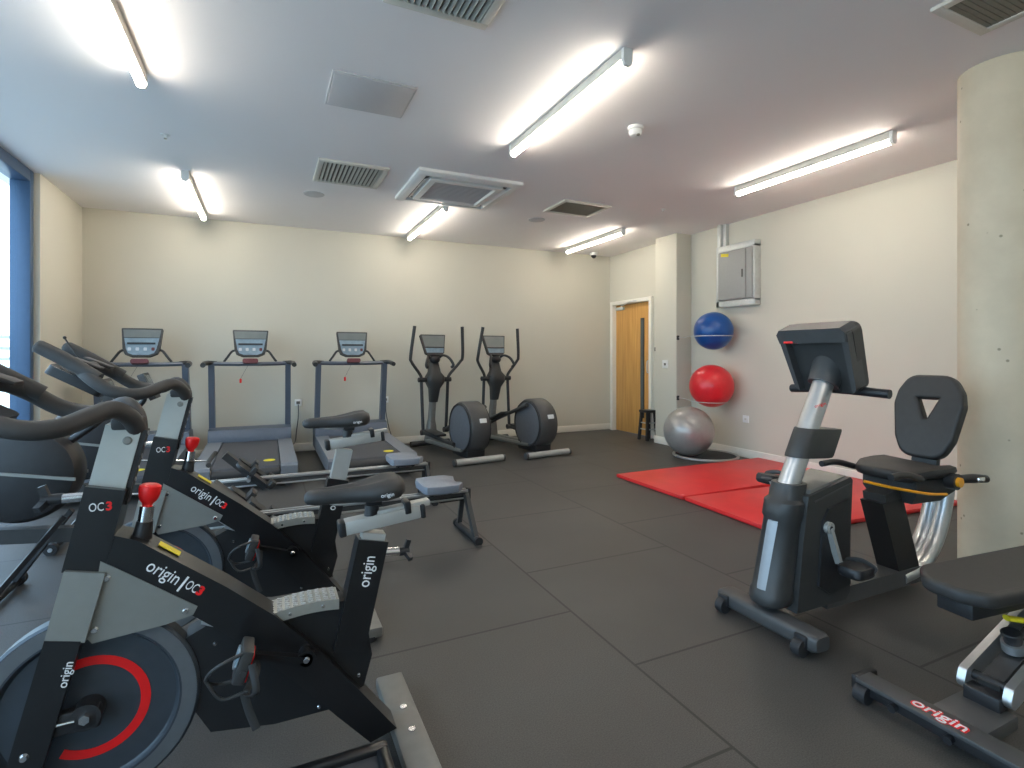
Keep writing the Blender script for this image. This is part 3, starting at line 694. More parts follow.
# ------------------------------------------------------------------ spin bikes
def beam_poly():
    up = [(-.40, .79), (-.30, .748), (-.21, .678), (-.10, .593), (.02, .49), (.14, .36), (.25, .22), (.365, .07)]
    lo = [(.285, .05), (.19, .155), (.09, .27), (-.02, .385), (-.13, .49), (-.22, .565), (-.32, .64), (-.42, .69)]
    return up + lo
def spin_bike(label, post_up, slide, bar_up):
    t = thing('spin_bike', label, 'exercise bike', (0, 0, 0), 0, 'black exercise bikes at the left')
    hd = Vector((.234, 0, 1)).normalized()                       # lean of the head tube
    def hp(z): return Vector((-.36 + (z - .89) * .234, 0, z))
    # feet
    g = G(); g.box((.405, 0, .035), (.095, .53, .045), b=.008); rs = g.build('rear_foot', 'footgrey', t)
    for y in (-.115, .0): G().cyl((.41, y + .06, .056), (.41, y + .06, .062), .011, n=14).build('bolt', 'chrome', rs)
    for s in (-1, 1): G().cyl((.405, s * .24, 0), (.405, s * .24, .02), .028, n=18).build('level_pad', 'rubber', rs)
    g = G(); g.box((-.57, 0, .045), (.10, .53, .055), b=.012); fs = g.build('front_foot', 'footgrey', t)
    for s in (-1, 1):
        G().cyl((-.63, s * .22 - .02, .03), (-.63, s * .22 + .02, .03), .03, n=20, b=.003).build('wheel', 'rubber', fs)
    # main beam
    g = G(); g.prism(beam_poly(), 'y', -.046, .046, b=.021); mb = g.build('main_beam', 'gloss', t)
    # head tube and fork
    g = G(); g.beam(hp(.685) + Vector((-.006, 0, 0)), hp(.89) + Vector((-.008, 0, 0)), .086, .094, up=(0, 1, 0), b=.012); 
    hb = g.build('head_tube', 'gloss', t)
    for s in (-1, 1):
        g = G(); g.beam(hp(.69) + Vector((0, s * .045, 0)), hp(.53) + Vector((0, s * .053, 0)), .084, .030, up=(0, 1, 0), b=.006, w2=.080); 
        fk = g.build('fork_reflection', 'greypaint', t)  # grey piece stands in for a reflection on the black gloss fork
        g = G(); g.beam(hp(.535) + Vector((-.004, s * .054, 0)), hp(.06) + Vector((-.012, s * .060, 0)), .072, .030, up=(0, 1, 0), b=.006, w2=.066, h2=.030); f2 = g.build('fork_leg', 'gloss', t)
        for z in (.28,): G().lathe([(0, 0), (.010, 0), (.007, .006), (0, .006)], hp(z) + Vector((-.015, s * .0735, 0)), (0, s, 0), n=14).build('bolt', 'chrome', f2)
        # side shroud
        pl = [(-.378, .71), (-.35, .69), (-.168, .555), (-.178, .535), (-.24, .522), (-.395, .508), (-.405, .522)]
        g = G(); g.prism(pl, 'y', s * .034, s * .049, b=.006); sh = g.build('side_shroud', 'greypaint', t)
        for x, z in ((-.365, .665), (-.195, .547), (-.39, .54)): G().lathe([(0, 0), (.009, 0), (.006, .004), (0, .004)], (x, s * .049, z), (0, s, 0), n=12).build('bolt', 'chrome', sh)
    # flywheel
    c = (-.406, 0, .332)
    g = G(); g.lathe([(0, -.012), (.185, -.012), (.190, -.016), (.195, -.026), (.236, -.026), (.242, -.020), (.242, .020), (.236, .026), (.195, .026), (.190, .016), (.185, .012), (0, .012)], c, (0, 1, 0), n=72)
    fw = g.build('flywheel', 'flydisc', t)
    for s in (-1, 1):
        g = G(); g.lathe([(.200, s * .0262), (.234, s * .0262), (.234, s * .0275), (.200, s * .0275)], c, (0, 1, 0), n=72, cap=False); g.build('rim_band', 'flyrim', fw)
        g = G(); rr = [(c[0] + r_ * math.cos(R(a)), c[2] + r_ * math.sin(R(a))) for r_, rng in ((.128, range(-120, 121, 6)), (.106, range(120, -121, -6))) for a in rng]
        g.prism(rr, 'y', s * .0118, s * .0135, b=0); g.build('red_arc', 'red', fw)
        g = G(); g.box((c[0] - .035, s * .045, c[2] - .005), (.13, .03, .055), b=.008); g.cyl((c[0], s * .01, c[2]), (c[0], s * .06, c[2]), .032); g.build('axle_block', 'black', t)
        g = G(); g.cyl((c[0], s * .06, c[2]), (c[0], s * .07, c[2]), .012, n=6); g.cyl((c[0] - .09, s * .062, c[2]), (c[0] - .02, s * .062, c[2]), .004, n=8); g.build('axle_bolt', 'chrome', t)
    # brake arm under the beam
    g = G(); g.beam((-.16, 0, .50), (-.06, 0, .455), .04, .016, b=.003); g.beam((-.19, 0, .535), (-.13, 0, .48), .03, .012); g.build('brake_caliper', 'silver', t)
    # belt guard
    gp = [(-.20, .46), (-.12, .50), (.0, .485), (.10, .488), (.235, .48), (.28, .40), (.295, .30), (.27, .21), (.18, .165), (.02, .165), (-.14, .19), (-.19, .28)]
    g = G(); g.prism(gp, 'y', -.016, .060, b=.012); g.build('belt_guard', 'guard', t)
    for x, z in ((.255, .245), (-.13, .43), (.14, .18)): G().lathe([(0, 0), (.006, 0), (.004, .003), (0, .003)], (x, -.016, z), (0, -1, 0), n=10).build('bolt', 'chrome', t)
    # step cover with texture
    def arc(x): return .487 + .016 * math.sin((x - .0) / .22 * math.pi * .8 + .1)
    tp = [(x, arc(x)) for x in [i * .0195 for i in range(0, 11)]]
    g = G(); g.prism(tp + [(x, z - .030) for x, z in tp[::-1]], 'y', -.036, .056, b=.004); sc_ = g.build('step_cover', 'stepgrey', t)
    g = G()
    for i in range(9):
        for j in range(6):
            x = .012 + i * .021; g.box((x, -.028 + j * .015, arc(x) + .001), (.012, .006, .004), rot=(0, 0, 20 if (i + j) % 2 else -20), b=0)
    g.build('grip_studs', 'silver', sc_)
    for x in (.06, .15): G().lathe([(0, 0), (.006, 0), (.004, .003), (0, .003)], (x, -.036, arc(x) - .017), (0, -1, 0), n=10).build('bolt', 'chrome', sc_)
    # seat tube / post / slider / saddle
    sd = Vector((.222, 0, 1)).normalized()
    def sp_(z): return Vector((.298 + (z - .657) * .222, 0, z))
    g = G(); g.beam(sp_(.33), sp_(.655), .092, .062, up=(0, 1, 0), b=.010); stb = g.build('seat_tube', 'gloss', t)
    zt = .675 + post_up
    g = G(); g.beam(sp_(.60), sp_(zt), .070, .046, up=(0, 1, 0), b=.008); g.build('seat_post', 'silverpaint', t)
    k = sp_(.605) + Vector((.04, 0, 0))
    g = G(); g.cyl(k, k + Vector((.055, 0, -.005)), .013, n=14); kn = g.build('adjust_knob', 'chrome', t)
    e = k + Vector((.075, 0, -.007)); g = G()
    for a in (90, 210, 330): g.beam(e, e + Vector((.012, .035 * math.cos(R(a)), .035 * math.sin(R(a)))), .014, .014, b=.004)
    g.cyl(e - Vector((.02, 0, 0)), e + Vector((.012, 0, 0)), .013, n=14); g.build('knob_lobes', 'black', kn)
    sx = .335 + slide + post_up * .222; sz = zt + .015
    g = G(); g.box((sx - .005, 0, sz + .022), (.235, .05, .042), rot=(0, -6, 0), b=.005); g.box((sx + .06, 0, sz + .05), (.17, .036, .02), rot=(0, -6, 0), b=.004); sl = g.build('seat_slider', 'silverpaint', t)
    G().box((sx - .128, 0, sz + .008), (.022, .054, .046), rot=(0, -6, 0), b=.006).build('slider_cap', 'black', sl)
    G().box((sx + .120, 0, sz + .034), (.016, .054, .046), rot=(0, -6, 0), b=.006).build('slider_cap', 'black', sl)
    G().box((sx + .07, 0, sz + .052), (.02, .058, .04), rot=(0, -6, 0), b=.004).build('slider_clip', 'black', sl)
    g = G(); g.cyl((sx - .04, 0, sz + .03), (sx - .035, 0, sz + .10), .022, n=16); g.box((sx - .035, 0, sz + .085), (.05, .06, .03), b=.006); g.build('seat_clamp', 'black', t)
    s0 = sx - .235; sb = sz + .094
    rings = []; N = 20
    prof = [(0, .012, .024, .016), (.008, .024, .034, .036), (.03, .032, .040, .046), (.08, .036, .043, .050), (.14, .050, .046, .054), (.19, .076, .054, .064), (.235, .090, .064, .072), (.27, .085, .065, .068), (.288, .058, .054, .046)]
    for x, hw, top, th in prof:
        ring = []
        for j in range(N):
            a = 2 * math.pi * j / N; cs, sn = math.cos(a), math.sin(a)
            yy = hw * (abs(cs) ** .75) * (1 if cs >= 0 else -1); zz = (top if sn > 0 else top - th) - (top - th / 2)
            zz = (top - th / 2) + (th / 2) * (abs(sn) ** .8) * (1 if sn >= 0 else -1)
            if sn > 0: zz -= .012 * max(0, 1 - abs(cs) * 2.2) * (1 if .05 < x < .25 else 0)
            ring.append(Vector((s0 + x, yy, sb + zz)))
        rings.append(ring)
    g = G(); g.loft(rings); sdl = g.build('saddle', 'vinyl', t, ang=60)
    for s in (-1, 1):
        g = G(); g.tube([(s0 + .05, s * .012, sb + .006), (s0 + .10, s * .020, sb - .008), (s0 + .19, s * .022, sb - .008), (s0 + .245, s * .035, sb + .012)], .0045, n=8); g.build('saddle_rail', 'silver', sdl)
        text('origin', .017, frame((s0 + .228, s * .0895, sb + .022), (s * -1 if s > 0 else 1, .08 * s, .06), (0, s * -.25, 1)), 'white_ink', sdl)
    # handlebar post
    zb = .96 + bar_up
    g = G(); g.beam(hp(.82) + Vector((-.010, 0, 0)), hp(zb) + Vector((-.010, 0, 0)), .078, .05, up=(0, 1, 0), b=.008); hpst = g.build('handlebar_post', 'silverpost', t)
    g = G(); g.beam(hp(.84) + Vector((.034, 0, 0)), hp(zb - .01) + Vector((.034, 0, 0)), .016, .040, up=(0, 1, 0), b=.002); ix = g.build('index_strip', 'black', hpst)
    g = G()
    for i in range(5):
        p = hp(.90 + i * .03) + Vector((.0425, 0, 0)); g.cyl(p, p + Vector((.002, 0, 0)), .006, n=10)
    g.build('index_holes', 'silver', ix)
    p = hp(zb - .035); G().lathe([(0, 0), (.011, 0), (.008, .005), (0, .005)], p + Vector((.006, -.025, 0)), (0, -1, 0), n=16).build('post_bolt', 'greypaint', hpst)
    p = hp(.865) + Vector((-.05, -.0, 0))
    g = G(); g.cyl(p, p + Vector((-.055, 0, .0)), .012, n=14); kn = g.build('adjust_knob', 'chrome', t)
    e = p + Vector((-.08, 0, 0)); g = G()
    for a in (90, 210, 330): g.beam(e, e + Vector((-.012, .035 * math.cos(R(a)), .035 * math.sin(R(a)))), .016, .016, b=.004)
    g.cyl(e + Vector((.03, 0, 0)), e + Vector((-.012, 0, 0)), .014, n=14); g.build('knob_lobes', 'black', kn)
    # handlebar: closed loop with two forward horns
    o = hp(zb); bx, bz = o.x - .045, o.z - .016
    g = G()
    lp = [(.060, 0, .004), (.050, -.032, .040), (.022, -.068, .066), (-.012, -.115, .056), (-.05, -.165, .039), (-.10, -.195, .037), (-.16, -.20, .056), (-.22, -.180, .102), (-.255, -.12, .130)]
    loop = lp + [(-.262, 0, .134)] + [(x, -y, z) for x, y, z in lp[:0:-1]]
    g.tube([(bx + x, y, bz + z) for x, y, z in loop], .0225, n=14, closed=True, k=5)
    g.box((bx + .042, 0, bz + .024), (.072, .06, .034), b=.010)
    hb2 = g.build('handlebar', 'foam', t)
    for s in (-1, 1):
        g = G(); g.tube([(bx - .19, s * .180, bz + .095), (bx - .25, s * .165, bz + .135), (bx - .31, s * .155, bz + .175), (bx - .37, s * .150, bz + .212), (bx - .38, s * .150, bz + .218)], [.022, .024, .025, .024, .014], n=14); g.build('grip_horn', 'foam', hb2)
        g = G(); g.box((bx - .25, s * .075, bz + .150), (.10, .06, .012), rot=(0, 25, 0), b=.005); g.build('forearm_rest', 'foam', hb2)
    g = G(); g.tube([(bx - .24, -.05, bz + .13), (bx - .29, -.05, bz + .185), (bx - .325, -.05, bz + .245)], .003, n=8); g.sphere((bx - .325, -.05, bz + .247), .006, 10, 8); g.build('holder_wire', 'black', hb2)
    m = frame((bx - .300, 0, bz + .070), (0, 1, 0), (-.8, 0, .48)); g = G(); g.slab(m, .16, .19, .02, .035); co = g.build('console', 'black', t)
    g = G(); g.slab(m @ Matrix.Translation((0, .02, .035)), .12, .09, .006, .002, b=0); g.build('display', 'screen', co)
    g = G(); g.slab(m @ Matrix.Translation((.078, -.01, .012)), .006, .12, .001, .01, b=0); g.build('trim', 'silver', co)
    G().beam((bx - .262, 0, bz + .125), (bx - .300, 0, bz + .075), .05, .02).build('console_bracket', 'black', t)
    # brake knob
    p0 = Vector((-.300, 0, .742)); dk = Vector((.14, 0, 1)).normalized()
    G().cyl(p0, p0 + dk * .045, .023, .019, n=20).build('knob_base', 'black', t)
    G().cyl(p0 + dk * .045, p0 + dk * .085, .017, n=20, b=.002).build('knob_collar', 'chrome', t)
    g = G(); g.lathe([(0, .085), (.012, .085), (.013, .092), (.020, .100), (.024, .112), (.026, .130), (.025, .138), (.019, .142), (0, .143)], p0, dk, n=28); g.build('brake_knob', 'red', t)
    # sticker and lettering
    bd = Vector((.09, 0, -.070)).normalized(); n1 = Vector((.61, 0, .79))
    g = G(); g.slab(frame(Vector((-.238, 0, .7035)), bd, (0, 1, 0)), .06, .030, .003, .002, b=0); g.build('warning_sticker', 'yellow', mb)
    for s in (-1, 1):
        xd = bd if s < 0 else -bd
        c0 = Vector((-.222, s * .0465, .640)); u = Vector((.62, 0, .78))
        text('origin', .046, frame(c0 + bd * (-.028 * (1 if s < 0 else -1)), xd, u), 'white_ink', mb, off=.0, width=.085)
        text('|', .044, frame(c0 + bd * (.028 * (1 if s < 0 else -1)), xd, u), 'white_ink', mb, off=.001)
        text('OC', .034, frame(c0 + bd * (.052 * (1 if s < 0 else -1)), xd, u), 'white_ink', mb, width=.031)
        text('3', .032, frame(c0 + bd * (.076 * (1 if s < 0 else -1)), xd, u), 'red', mb, off=.0015)
        p = hp(.845) + Vector((-.008, s * .0475, 0)); xx = Vector((1, 0, 0)) if s < 0 else Vector((-1, 0, 0))
        text('OC', .030, frame(p + xx * -.008, xx, hd), 'white_ink', hb, width=.030); text('3', .030, frame(p + xx * .018, xx, hd), 'red', hb, off=.001)
        p = sp_(.565) + Vector((.0, s * .0315, 0)); text('origin', .050, frame(p, sd, (-1, 0, 0) if s < 0 else (1, 0, 0)), 'white_ink', stb, off=.0, width=.092)
        p = hp(.455) + Vector((.022, s * .0725, 0)); text('origin', .028, frame(p, hd, (-1, 0, 0) if s < 0 else (1, 0, 0)), 'white_ink', f2, width=.060)
    # crank and pedals
    cc = Vector((.10, 0, .37))
    G().cyl(cc + Vector((0, -.095, 0)), cc + Vector((0, .095, 0)), .018, n=18).build('crank_axle', 'black', t)
    for s in (-1, 1):
        ex = Vector((-.155, 0, .055)) * (1 if s < 0 else -1)
        a0, a1 = cc + Vector((0, s * .085, 0)), cc + ex + Vector((0, s * .095, 0))
        g = G(); g.beam(a0, a1, .014, .026, up=(0, 1, 0), b=.004, h2=.020); g.cyl(a0 - Vector((0, .010, 0)), a0 + Vector((0, .010, 0)), .026, n=20); ck = g.build('crank_arm', 'greypaint' if False else 'gloss', t)
        G().lathe([(0, 0), (.010, 0), (.007, .004), (0, .004)], a0 + Vector((.0, s * .011, -.0)), (0, s, 0), n=12).build('crank_bolt', 'chrome', ck)
        q = a1 + Vector((0, s * .055, 0))
        g = G(); g.cyl(a1, q + Vector((0, s * .045, 0)), .008, n=10)
        g.box(q + Vector((0, 0, .012)), (.030, .085, .085), rot=(0, 18, 0), b=.006); pd = g.build('pedal', 'charcoal', t)
        g = G(); g.box(q + Vector((-.016, -s * .012, .018)), (.006, .03, .05), rot=(0, 18, 0), b=.002); g.build('pedal_plate', 'silver', pd)
        G().box(q + Vector((.014, 0, .0)), (.006, .05, .07), rot=(0, 18, 0), b=.002).build('pedal_reflector', 'red', pd)
        G().box(q + Vector((-.012, s * .02, .035)), (.006, .045, .035), rot=(0, 18, 0), b=.002).build('pedal_badge', 'panel', pd)
        g = G(); g.tube([q + Vector((.0, -.04, .05)), q + Vector((-.06, -.045, .03)), q + Vector((-.085, 0, -.02)), q + Vector((-.06, .045, -.06)), q + Vector((0, .04, -.055))], .0045, n=8); g.tube([q + Vector((-.085, 0, -.02)), q + Vector((-.05, 0, -.075)), q + Vector((.01, 0, -.07))], .0045, n=8); g.build('toe_cage', 'charcoal', pd)
        g = G(); g.tube([q + Vector((.02, .045, .02)), q + Vector((.03, .05, -.05)), q + Vector((.005, .0, -.075)), q + Vector((.03, -.05, -.05)), q + Vector((.02, -.045, .02))], .009, n=8, sq=(.25, 1)); g.tube([q + Vector((.0, -.0, -.07)), q + Vector((.012, 0, -.12)), q + Vector((.03, 0, -.175))], .010, n=8, sq=(.2, 1)); g.build('toe_strap', 'charcoal', pd)
    return t
M['footgrey'] = mat('foot_grey', (.20, .195, .18), .45, metal=.25, var=.05)
M['guard'] = mat('guard_black', (.008, .008, .009), .55, var=.05, bump=.05, bscale=500)
M['stepgrey'] = mat('step_silver', (.34, .335, .30), .4, metal=.4, var=.05)
M['silverpost'] = mat('post_silver', (.50, .51, .48), .38, metal=.45, var=.02)
b1 = spin_bike('nearest black exercise bike, big flywheel with red arc in view', 0, 0, .08)
b1.location = (0, 1.68, 0)
b2 = spin_bike('black exercise bike behind the nearest one, saddle raised on a silver post', .115, .02, .10)
b2.location = (0, 2.56, 0)

# low step in the near left corner
t = thing('aerobic_step', 'low black step with raised rim at the near bike rear foot', 'step platform', (-.065, 1.24, 0))
g = G()
sx, sy = .77, .66
for s in (-1, 1):
    g.box((0, s * (sy / 2 - .018), .075), (sx, .036, .05), b=.012, seg=3); g.box((s * (sx / 2 - .018), 0, .075), (.036, sy - .06, .05), b=.012, seg=3)
g.build('rim', 'gloss', t)
G().box((0, 0, .065), (sx - .05, sy - .05, .03), b=.004).build('top', 'belt', t)
for x_ in (-1, 1):
    for y_ in (-1, 1): G().box((x_ * (sx / 2 - .06), y_ * (sy / 2 - .06), .026), (.09, .09, .052), b=.008).build('foot', 'black', t)

# ------------------------------------------------------------------ recumbent bike
t = thing('recumbent_bike', 'grey and silver recumbent exercise bike standing before the concrete column', 'exercise bike', (0, 1.66, 0))
def stab(g, x0, y0, y1, w_, h_, zc):
    g.loft([[Vector((x0 + x, y_, zc + z * k)) for x, z in rrect(w_ * k, h_, .02, 3)] for y_, k in ((y0, .8), (y0 + .02, 1), (y1 - .02, 1), (y1, .8))])
g = G(); stab(g, 2.03, -.26, .25, .10, .07, .06); ft = g.build('front_foot', 'darkgrey', t)
for s in (-1, 1):
    G().cyl((1.972, s * .20 - .02, .035), (1.972, s * .20 + .02, .035), .034, n=20, b=.004).build('wheel', 'rubber', ft)
    G().box((1.985, s * .20, .06), (.03, .055, .05), b=.006).build('wheel_bracket', 'black', ft)
g = G(); stab(g, 3.32, -.26, .26, .09, .06, .035); g.build('rear_foot', 'darkgrey', t)
g = G(); g.beam((2.35, 0, .09), (3.15, 0, .085), .12, .08, b=.012); g.build('base_beam', 'darkgrey', t)
# body
bp_ = [(2.09, .10), (2.13, .40), (2.165, .60), (2.38, .645), (2.455, .660), (2.47, .645), (2.455, .40), (2.45, .13), (2.42, .10)]
g = G(); g.prism(bp_, 'y', -.10, .10, b=.018); g.build('body_shroud', 'charcoal', t)
g = G(); g.prism([(2.19, .603), (2.44, .648), (2.44, .666), (2.20, .622)], 'y', -.085, .085, b=.006); g.build('top_panel', 'silverdark', t)
for s in (-1, 1):
    g = G(); g.prism([(2.22, .20), (2.25, .48), (2.29, .535), (2.435, .565), (2.44, .17), (2.30, .15)], 'y', s * .098, s * .110, b=.006); g.build('side_panel', 'black', t)
    g = G(); g.prism([(2.20, .570), (2.455, .628), (2.455, .634), (2.20, .577)], 'y', s * .098, s * .103, b=.001); g.build('side_trim', 'darkgrey', t)
# front column cover
fx = lambda z: 2.045 + (z - .13) * .24
g = G(); g.loft([[Vector((fx(z) + x * a, y * b_, z)) for x, y in rrect(1, 1, .42, 6)] for z, a, b_ in ((.125, .15, .15), (.14, .165, .17), (.175, .165, .17), (.19, .15, .158), (.485, .145, .155), (.50, .165, .172), (.565, .165, .175), (.58, .135, .145), (.645, .13, .14))]); g.build('front_cover', 'charcoal', t)
g = G()
rr = []
for z in (.19, .205, .36, .47, .485):
    k = .70 if z in (.19, .485) else 1; row = []
    for i in range(-6, 7):
        a = R((i * 8 - 40) * k); row.append(Vector((fx(z) - math.cos(a) * .082 + .0, .006 + math.sin(a) * .070, z)))
    back = [p + Vector((.03, 0, 0)) for p in row[::-1]]
    rr.append(row + back)
g.loft(rr); g.build('front_inlay', 'inlay', t)

# post, wrap, console
p0, p1 = Vector((2.135, 0, .575)), Vector((2.465, 0, 1.20)); pd_ = (p1 - p0).normalized()
G().cyl(p0, p1, .046, n=32).build('post', 'silver', t)
def pp(z): return p0 + (p1 - p0) * ((z - p0.z) / (p1.z - p0.z))
g = G(); rings = []
for z, k in ((.755, .97), (.765, 1), (.875, 1), (.885, .97)):
    c0 = pp(z); rings.append([c0 + Vector((x * k, y * k, x * -.06)) for x, y in [(-.058 * math.cos(R(a)), .058 * math.sin(R(a))) for a in range(-90, 91, 15)] + [(.12, .060), (.175, .05), (.19, 0), (.175, -.05), (.12, -.060)]])
g.loft(rings, b=.0); g.build('post_wrap', 'charcoal', t)
text('origin', .022, frame(pp(.985) + Vector((-.030, -.045, .01)), (.55, -.65, .30), pd_), 'red', t)
g = G(); g.cyl(pp(1.085), pp(1.20), .066, .075, n=28, b=.006); g.build('console_neck', 'darkgrey', t)
# console: tilted slab with thick hood, display to the rider
m = frame((2.435, 0, 1.215), (0, 1, 0), (-.40, 0, 1))
g = G(); pts = rpoly([(-.145, -.165), (.145, -.165), (.180, .168), (-.180, .168)], .045)
g.loft([[m @ Vector((x, y, z)) for x, y in pts] for z in (-.035, .03)], b=.022); cs = g.build('console', 'charcoal', t)
hd_ = [(-.165, .105), (.165, .105), (.172, .15), (.152, .174), (-.152, .174), (-.172, .15)]
g = G(); g.loft([[m @ Vector((x, y, z)) for x, y in hd_] for z in (-.085, .005)], b=.028); g.build('console_hood', 'darkgrey', cs)
for s in (-1, 1):
    g = G(); g.loft([[m @ Vector((x, y, z)) for x, y in ((s * .130, -.15), (s * .152, -.13), (s * .173, .14), (s * .143, .14))] for z in (-.075, -.0)], b=.01); g.build('console_cheek', 'darkgrey', cs)
g = G(); g.loft([[m @ Vector((x, y, z)) for x, y in ((-.12, -.10), (.12, -.10), (.14, .12), (-.14, .12))] for z in (.028, .033)]); g.build('display', 'screen', cs)
g = G(); g.box((2.335, .115, 1.287), (.05, .05, .012), b=.004); g.build('hood_mark', 'red', cs)
g = G(); g.tube([(2.50, -.245, 1.052), (2.49, -.10, 1.06), (2.485, 0, 1.062), (2.49, .10, 1.06), (2.50, .235, 1.052)], .021, n=12); g.build('handlebar', 'black', t)
g = G(); g.beam((2.455, 0, 1.10), (2.485, 0, 1.06), .10, .05, b=.01); g.build('handlebar_clamp', 'charcoal', t)
# crank and pedals
cc = Vector((2.275, 0, .455))
G().cyl(cc + Vector((0, -.13, 0)), cc + Vector((0, .13, 0)), .016, n=16).build('crank_axle', 'silver', t)
for s in (-1, 1):
    ex = Vector((.055, 0, -.165)) * (1 if s < 0 else -1)
    a0 = cc + Vector((0, s * .116, 0)); a1 = a0 + ex + Vector((0, s * .012, 0))
    g = G(); g.beam(a0, a1, .018, .034, up=(0, 1, 0), b=.006, h2=.026); g.cyl(a0 + Vector((0, -.012, 0)), a0 + Vector((0, .012, 0)), .026, n=20); ck = g.build('crank_arm', 'silverpaint', t)
    G().cyl(a0 + Vector((0, s * .012, 0)), a0 + Vector((0, s * .016, 0)), .010, n=12).build('crank_bolt', 'black', ck)
    q = a1 + Vector((0 if s < 0 else .05, s * .062, -.012))
    g = G(); tl = Matrix.Rotation(R(0 if s < 0 else 8), 3, 'Y'); rings = [[q + tl @ Vector((x * .13 * k + .02, y * .115 * k, z)) for x, y in rrect(1, 1, .3, 4)] for z, k in ((-.022, .88), (-.012, 1), (.012, 1), (.022, .9))]; g.loft(rings); g.cyl(a1, a1 + Vector((0, s * .06, -.006)), .010, n=10); pdl = g.build('pedal', 'black', t)
    g = G(); g.tube([q + tl @ Vector(v_) for v_ in ((.05, -.055, .0), (.06, -.06, .022), (.065, 0, .036), (.06, .06, .022), (.05, .055, 0))], .010, n=8, sq=(.25, 1)); g.build('pedal_strap', 'charcoal', pdl)
# seat rail upright (black)
g = G(); g.loft([[Vector((x0 + x, y, z + dz)) for x, y, dz in ((-.085, -.055, 0), (.085, -.055, .012), (.085, .055, .012), (-.085, .055, 0))] for x0, z in ((3.02, .07), (2.86, .485))], b=.014); g.build('seat_support', 'gloss', t)
g = G(); g.beam((2.80, 0, .50), (3.32, 0, .60), .11, .05, b=.012); g.build('seat_rail', 'charcoal', t)
# rear silver tubes
for s in (-1, 1):
    g = G(); g.tube([(2.96, s * .030, .080), (3.10, s * .030, .100), (3.21, s * .030, .155), (3.295, s * .030, .245), (3.36, s * .030, .38), (3.405, s * .030, .56)], .039, n=16); g.build('rear_tube', 'silver', t)
# seat cushion
def ring_seat(z, k, dx=0):
    P = [(2.85, -.10), (2.875, -.145), (2.96, -.175), (3.08, -.19), (3.18, -.18), (3.20, -.11), (3.20, .11), (3.18, .18), (3.08, .19), (2.96, .175), (2.875, .145), (2.85, .10)]
    return [Vector((2.98 + (x - 2.98) * k + dx, y * k, z + (.016 if abs(y) > .15 else 0))) for x, y in P]
g = G(); g.loft([ring_seat(.590, .80), ring_seat(.598, .93), ring_seat(.620, 1.0), ring_seat(.640, .98), ring_seat(.649, .88)]); g.build('seat', 'vinyl', t, ang=50)
g = G(); g.loft([[Vector((3.0 + (x - 3.0) * k, y * k, z)) for x, y in ((2.92, -.13), (3.20, -.16), (3.20, .16), (2.92, .13))] for z, k in ((.475, .75), (.53, 1), (.60, 1))], b=.012); g.build('seat_pan', 'charcoal', t)
# backrest with triangular opening
def pad_curve(outline, hole, mtx, thick, bev):
    cu = bpy.data.curves.new('pad', 'CURVE'); cu.dimensions = '2D'; cu.fill_mode = 'BOTH'; cu.extrude = thick / 2 - bev; cu.bevel_depth = bev; cu.bevel_resolution = 3; cu.resolution_u = 6
    for pts, r in ((outline, 1), (hole, 0)):
        if not pts: continue
        s_ = cu.splines.new('POLY'); s_.points.add(len(pts) - 1); s_.use_cyclic_u = True
        for i, p in enumerate(pts): s_.points[i].co = (p[0], p[1], 0, 1)
    o_ = bpy.data.objects.new('pad', cu); C.objects.link(o_); dg = bpy.context.evaluated_depsgraph_get(); dg.update()
    me = bpy.data.meshes.new_from_object(o_.evaluated_get(dg)); C.objects.unlink(o_); bpy.data.objects.remove(o_); bpy.data.curves.remove(cu)
    me.transform(mtx); return me
ol = rpoly([(-.085, -.215), (.085, -.215), (.125, -.12), (.152, .06), (.140, .13), (.095, .21), (-.095, .21), (-.140, .13), (-.152, .06), (-.125, -.12)], .07)
hl = rpoly([(-.074, .110), (.074, .110), (.018, -.030), (-.018, -.030)], .016)
mb_ = frame((3.275, 0, .892), (0, -1, 0), (.25, 0, 1))
me = pad_curve(ol, hl, mb_, .062, .016); me.materials.append(M['vinyl'])
for p in me.polygons: p.use_smooth = True
me.set_sharp_from_angle(angle=R(40))
bk = bpy.data.objects.new('backrest', me); C.objects.link(bk); bk.parent = t
g = G(); g.beam((3.24, 0, .58), (3.27, 0, .76), .12, .035, b=.008); g.build('backrest_bracket', 'charcoal', t)
for s in (-1, 1):
    g = G(); g.tube([(3.14, s * .19, .60), (3.24, s * .215, .60), (3.345, s * .225, .59)], [.020, .024, .020], n=12); sg = g.build('side_grip', 'black', t)
    g = G(); g.box((3.265, s * .238, .598), (.06, .02, .022), b=.006); g.build('pulse_plate', 'chrome', sg)
    g = G(); g.tube([(2.90, s * .16, .62), (2.76, s * .17, .655), (2.64, s * .17, .655)], .016, n=10); g.build('front_grip', 'black', t)
g = G(); g.cyl((3.11, -.17, .595), (3.11, -.215, .595), .040, n=24, b=.004); g.build('side_boss', 'black', t)
g = G(); g.cyl((3.11, -.215, .595), (3.11, -.230, .595), .024, n=24, b=.004); g.build('release_knob', 'orange', t)
g = G(); g.tube([(2.62, -.06, .615), (2.74, -.13, .585), (2.92, -.18, .55), (3.06, -.19, .535)], .007, n=8); g.build('seat_lever', 'orange', t)

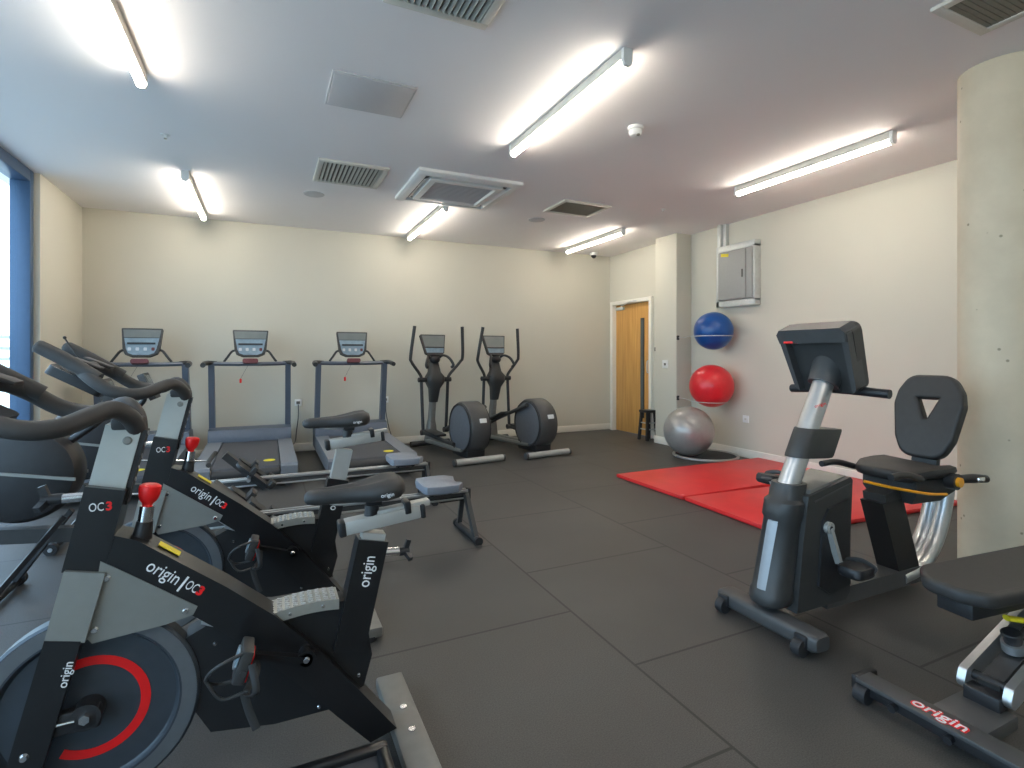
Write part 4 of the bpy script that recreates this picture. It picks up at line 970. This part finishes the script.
# ------------------------------------------------------------------ bench (bottom right)
t = thing('weight_bench', 'black padded weight bench on silver frame in the bottom right corner', 'bench', (1.94, .97, 0))
g = G(); g.box((0, -.03, .072), (.085, .50, .016), b=.004); fb = g.build('front_foot', 'darkgrey', t)
G().box((.0, -.03, .045), (.050, .48, .040), b=.006).build('foot_core', 'black', fb)
for y in (.20, -.26):
    G().cyl((-.030, y - .02, .030), (-.030, y + .02, .030), .030, n=20, b=.004).build('wheel', 'rubber', fb)
for y in (.10, -.06): G().cyl((-.025, y, .042), (-.044, y, .040), .013, n=14, b=.003).build('foot_bolt', 'black', fb)
G().box((.03, .232, .050), (.11, .03, .05), b=.006).build('end_plate', 'black', fb)
mt = frame((.0, -.02, .0805), (0, -1, 0), (1, 0, 0))
text('origin', .062, mt, 'red', fb, off=.0035, ext=.0006, width=.158)
text('origin', .062, mt @ Matrix.Translation((0, 0, .0008)), 'white_ink', fb, off=.0002, ext=.0008, width=.148)
g = G(); g.box((.13, -.05, .055), (.20, .15, .045), b=.006); g.build('foot_plate', 'darkgrey', t)
g = G(); g.box((.215, -.045, .095), (.06, .10, .05), b=.006); g.build('hinge_block', 'black', t)
for s in (-1, 1):
    y = -.045 + s * .062
    pl = [(.195, .115), (.22, .09), (.27, .105), (.79, .275), (.79, .35), (.215, .16)]
    g = G(); g.prism(rpoly(pl, .02, 3), 'y', y - .012, y + .012, b=.005); g.build('side_plate', 'silver', t)
for x_, z_ in ((.255, .135), (.46, .21)): G().cyl((x_, -.11, z_), (x_, .02, z_), .016, n=14).build('cross_pin', 'black', t)
g = G(); g.beam((.24, -.045, .115), (.80, -.045, .30), .06, .05, b=.008); g.build('inner_beam', 'charcoal', t)
g = G(); g.lathe([(0, 0), (.024, 0), (.030, .036), (.026, .040), (0, .040)], (.395, -.045, .235), (-.3, 0, 1), n=24); g.build('rubber_stop', 'black', t)
g = G(); g.lathe([(0, -.03), (.034, -.03), (.034, .0), (0, 0)], (.395, -.045, .235), (-.3, 0, 1), n=24); g.build('stop_cup', 'silver', t)
g = G(); g.tube([(.325, -.055, .338), (.40, -.09, .325), (.50, -.12, .30)], .015, n=10, sq=(.6, 1)); g.build('adjust_handle', 'yellow', t)
ol = rpoly([(.055, -.03), (.10, -.085), (1.05, -.105), (1.10, -.06), (1.10, .06), (1.05, .145), (.15, .14), (.055, .07)], .05)
mp_ = frame((0.062, .01, .440), (1, -.10, 0), (.10, 1, 0))
me = pad_curve(ol, None, mp_, .050, .018); me.materials.append(M['vinyl'])
for p in me.polygons: p.use_smooth = True
me.set_sharp_from_angle(angle=R(40))
pad = bpy.data.objects.new('seat_pad', me); C.objects.link(pad); pad.parent = t
g = G(); g.box((.37, -.01, .385), (.44, .11, .058), rot=(0, 0, -6), b=.006); g.build('pad_carrier', 'black', t)
g = G(); g.beam((.56, -.07, .345), (.95, -.09, .06), .06, .06, b=.008); g.build('rear_leg', 'charcoal', t)
g = G(); g.box((.97, -.09, .035), (.08, .46, .05), b=.006); g.build('rear_foot', 'darkgrey', t)
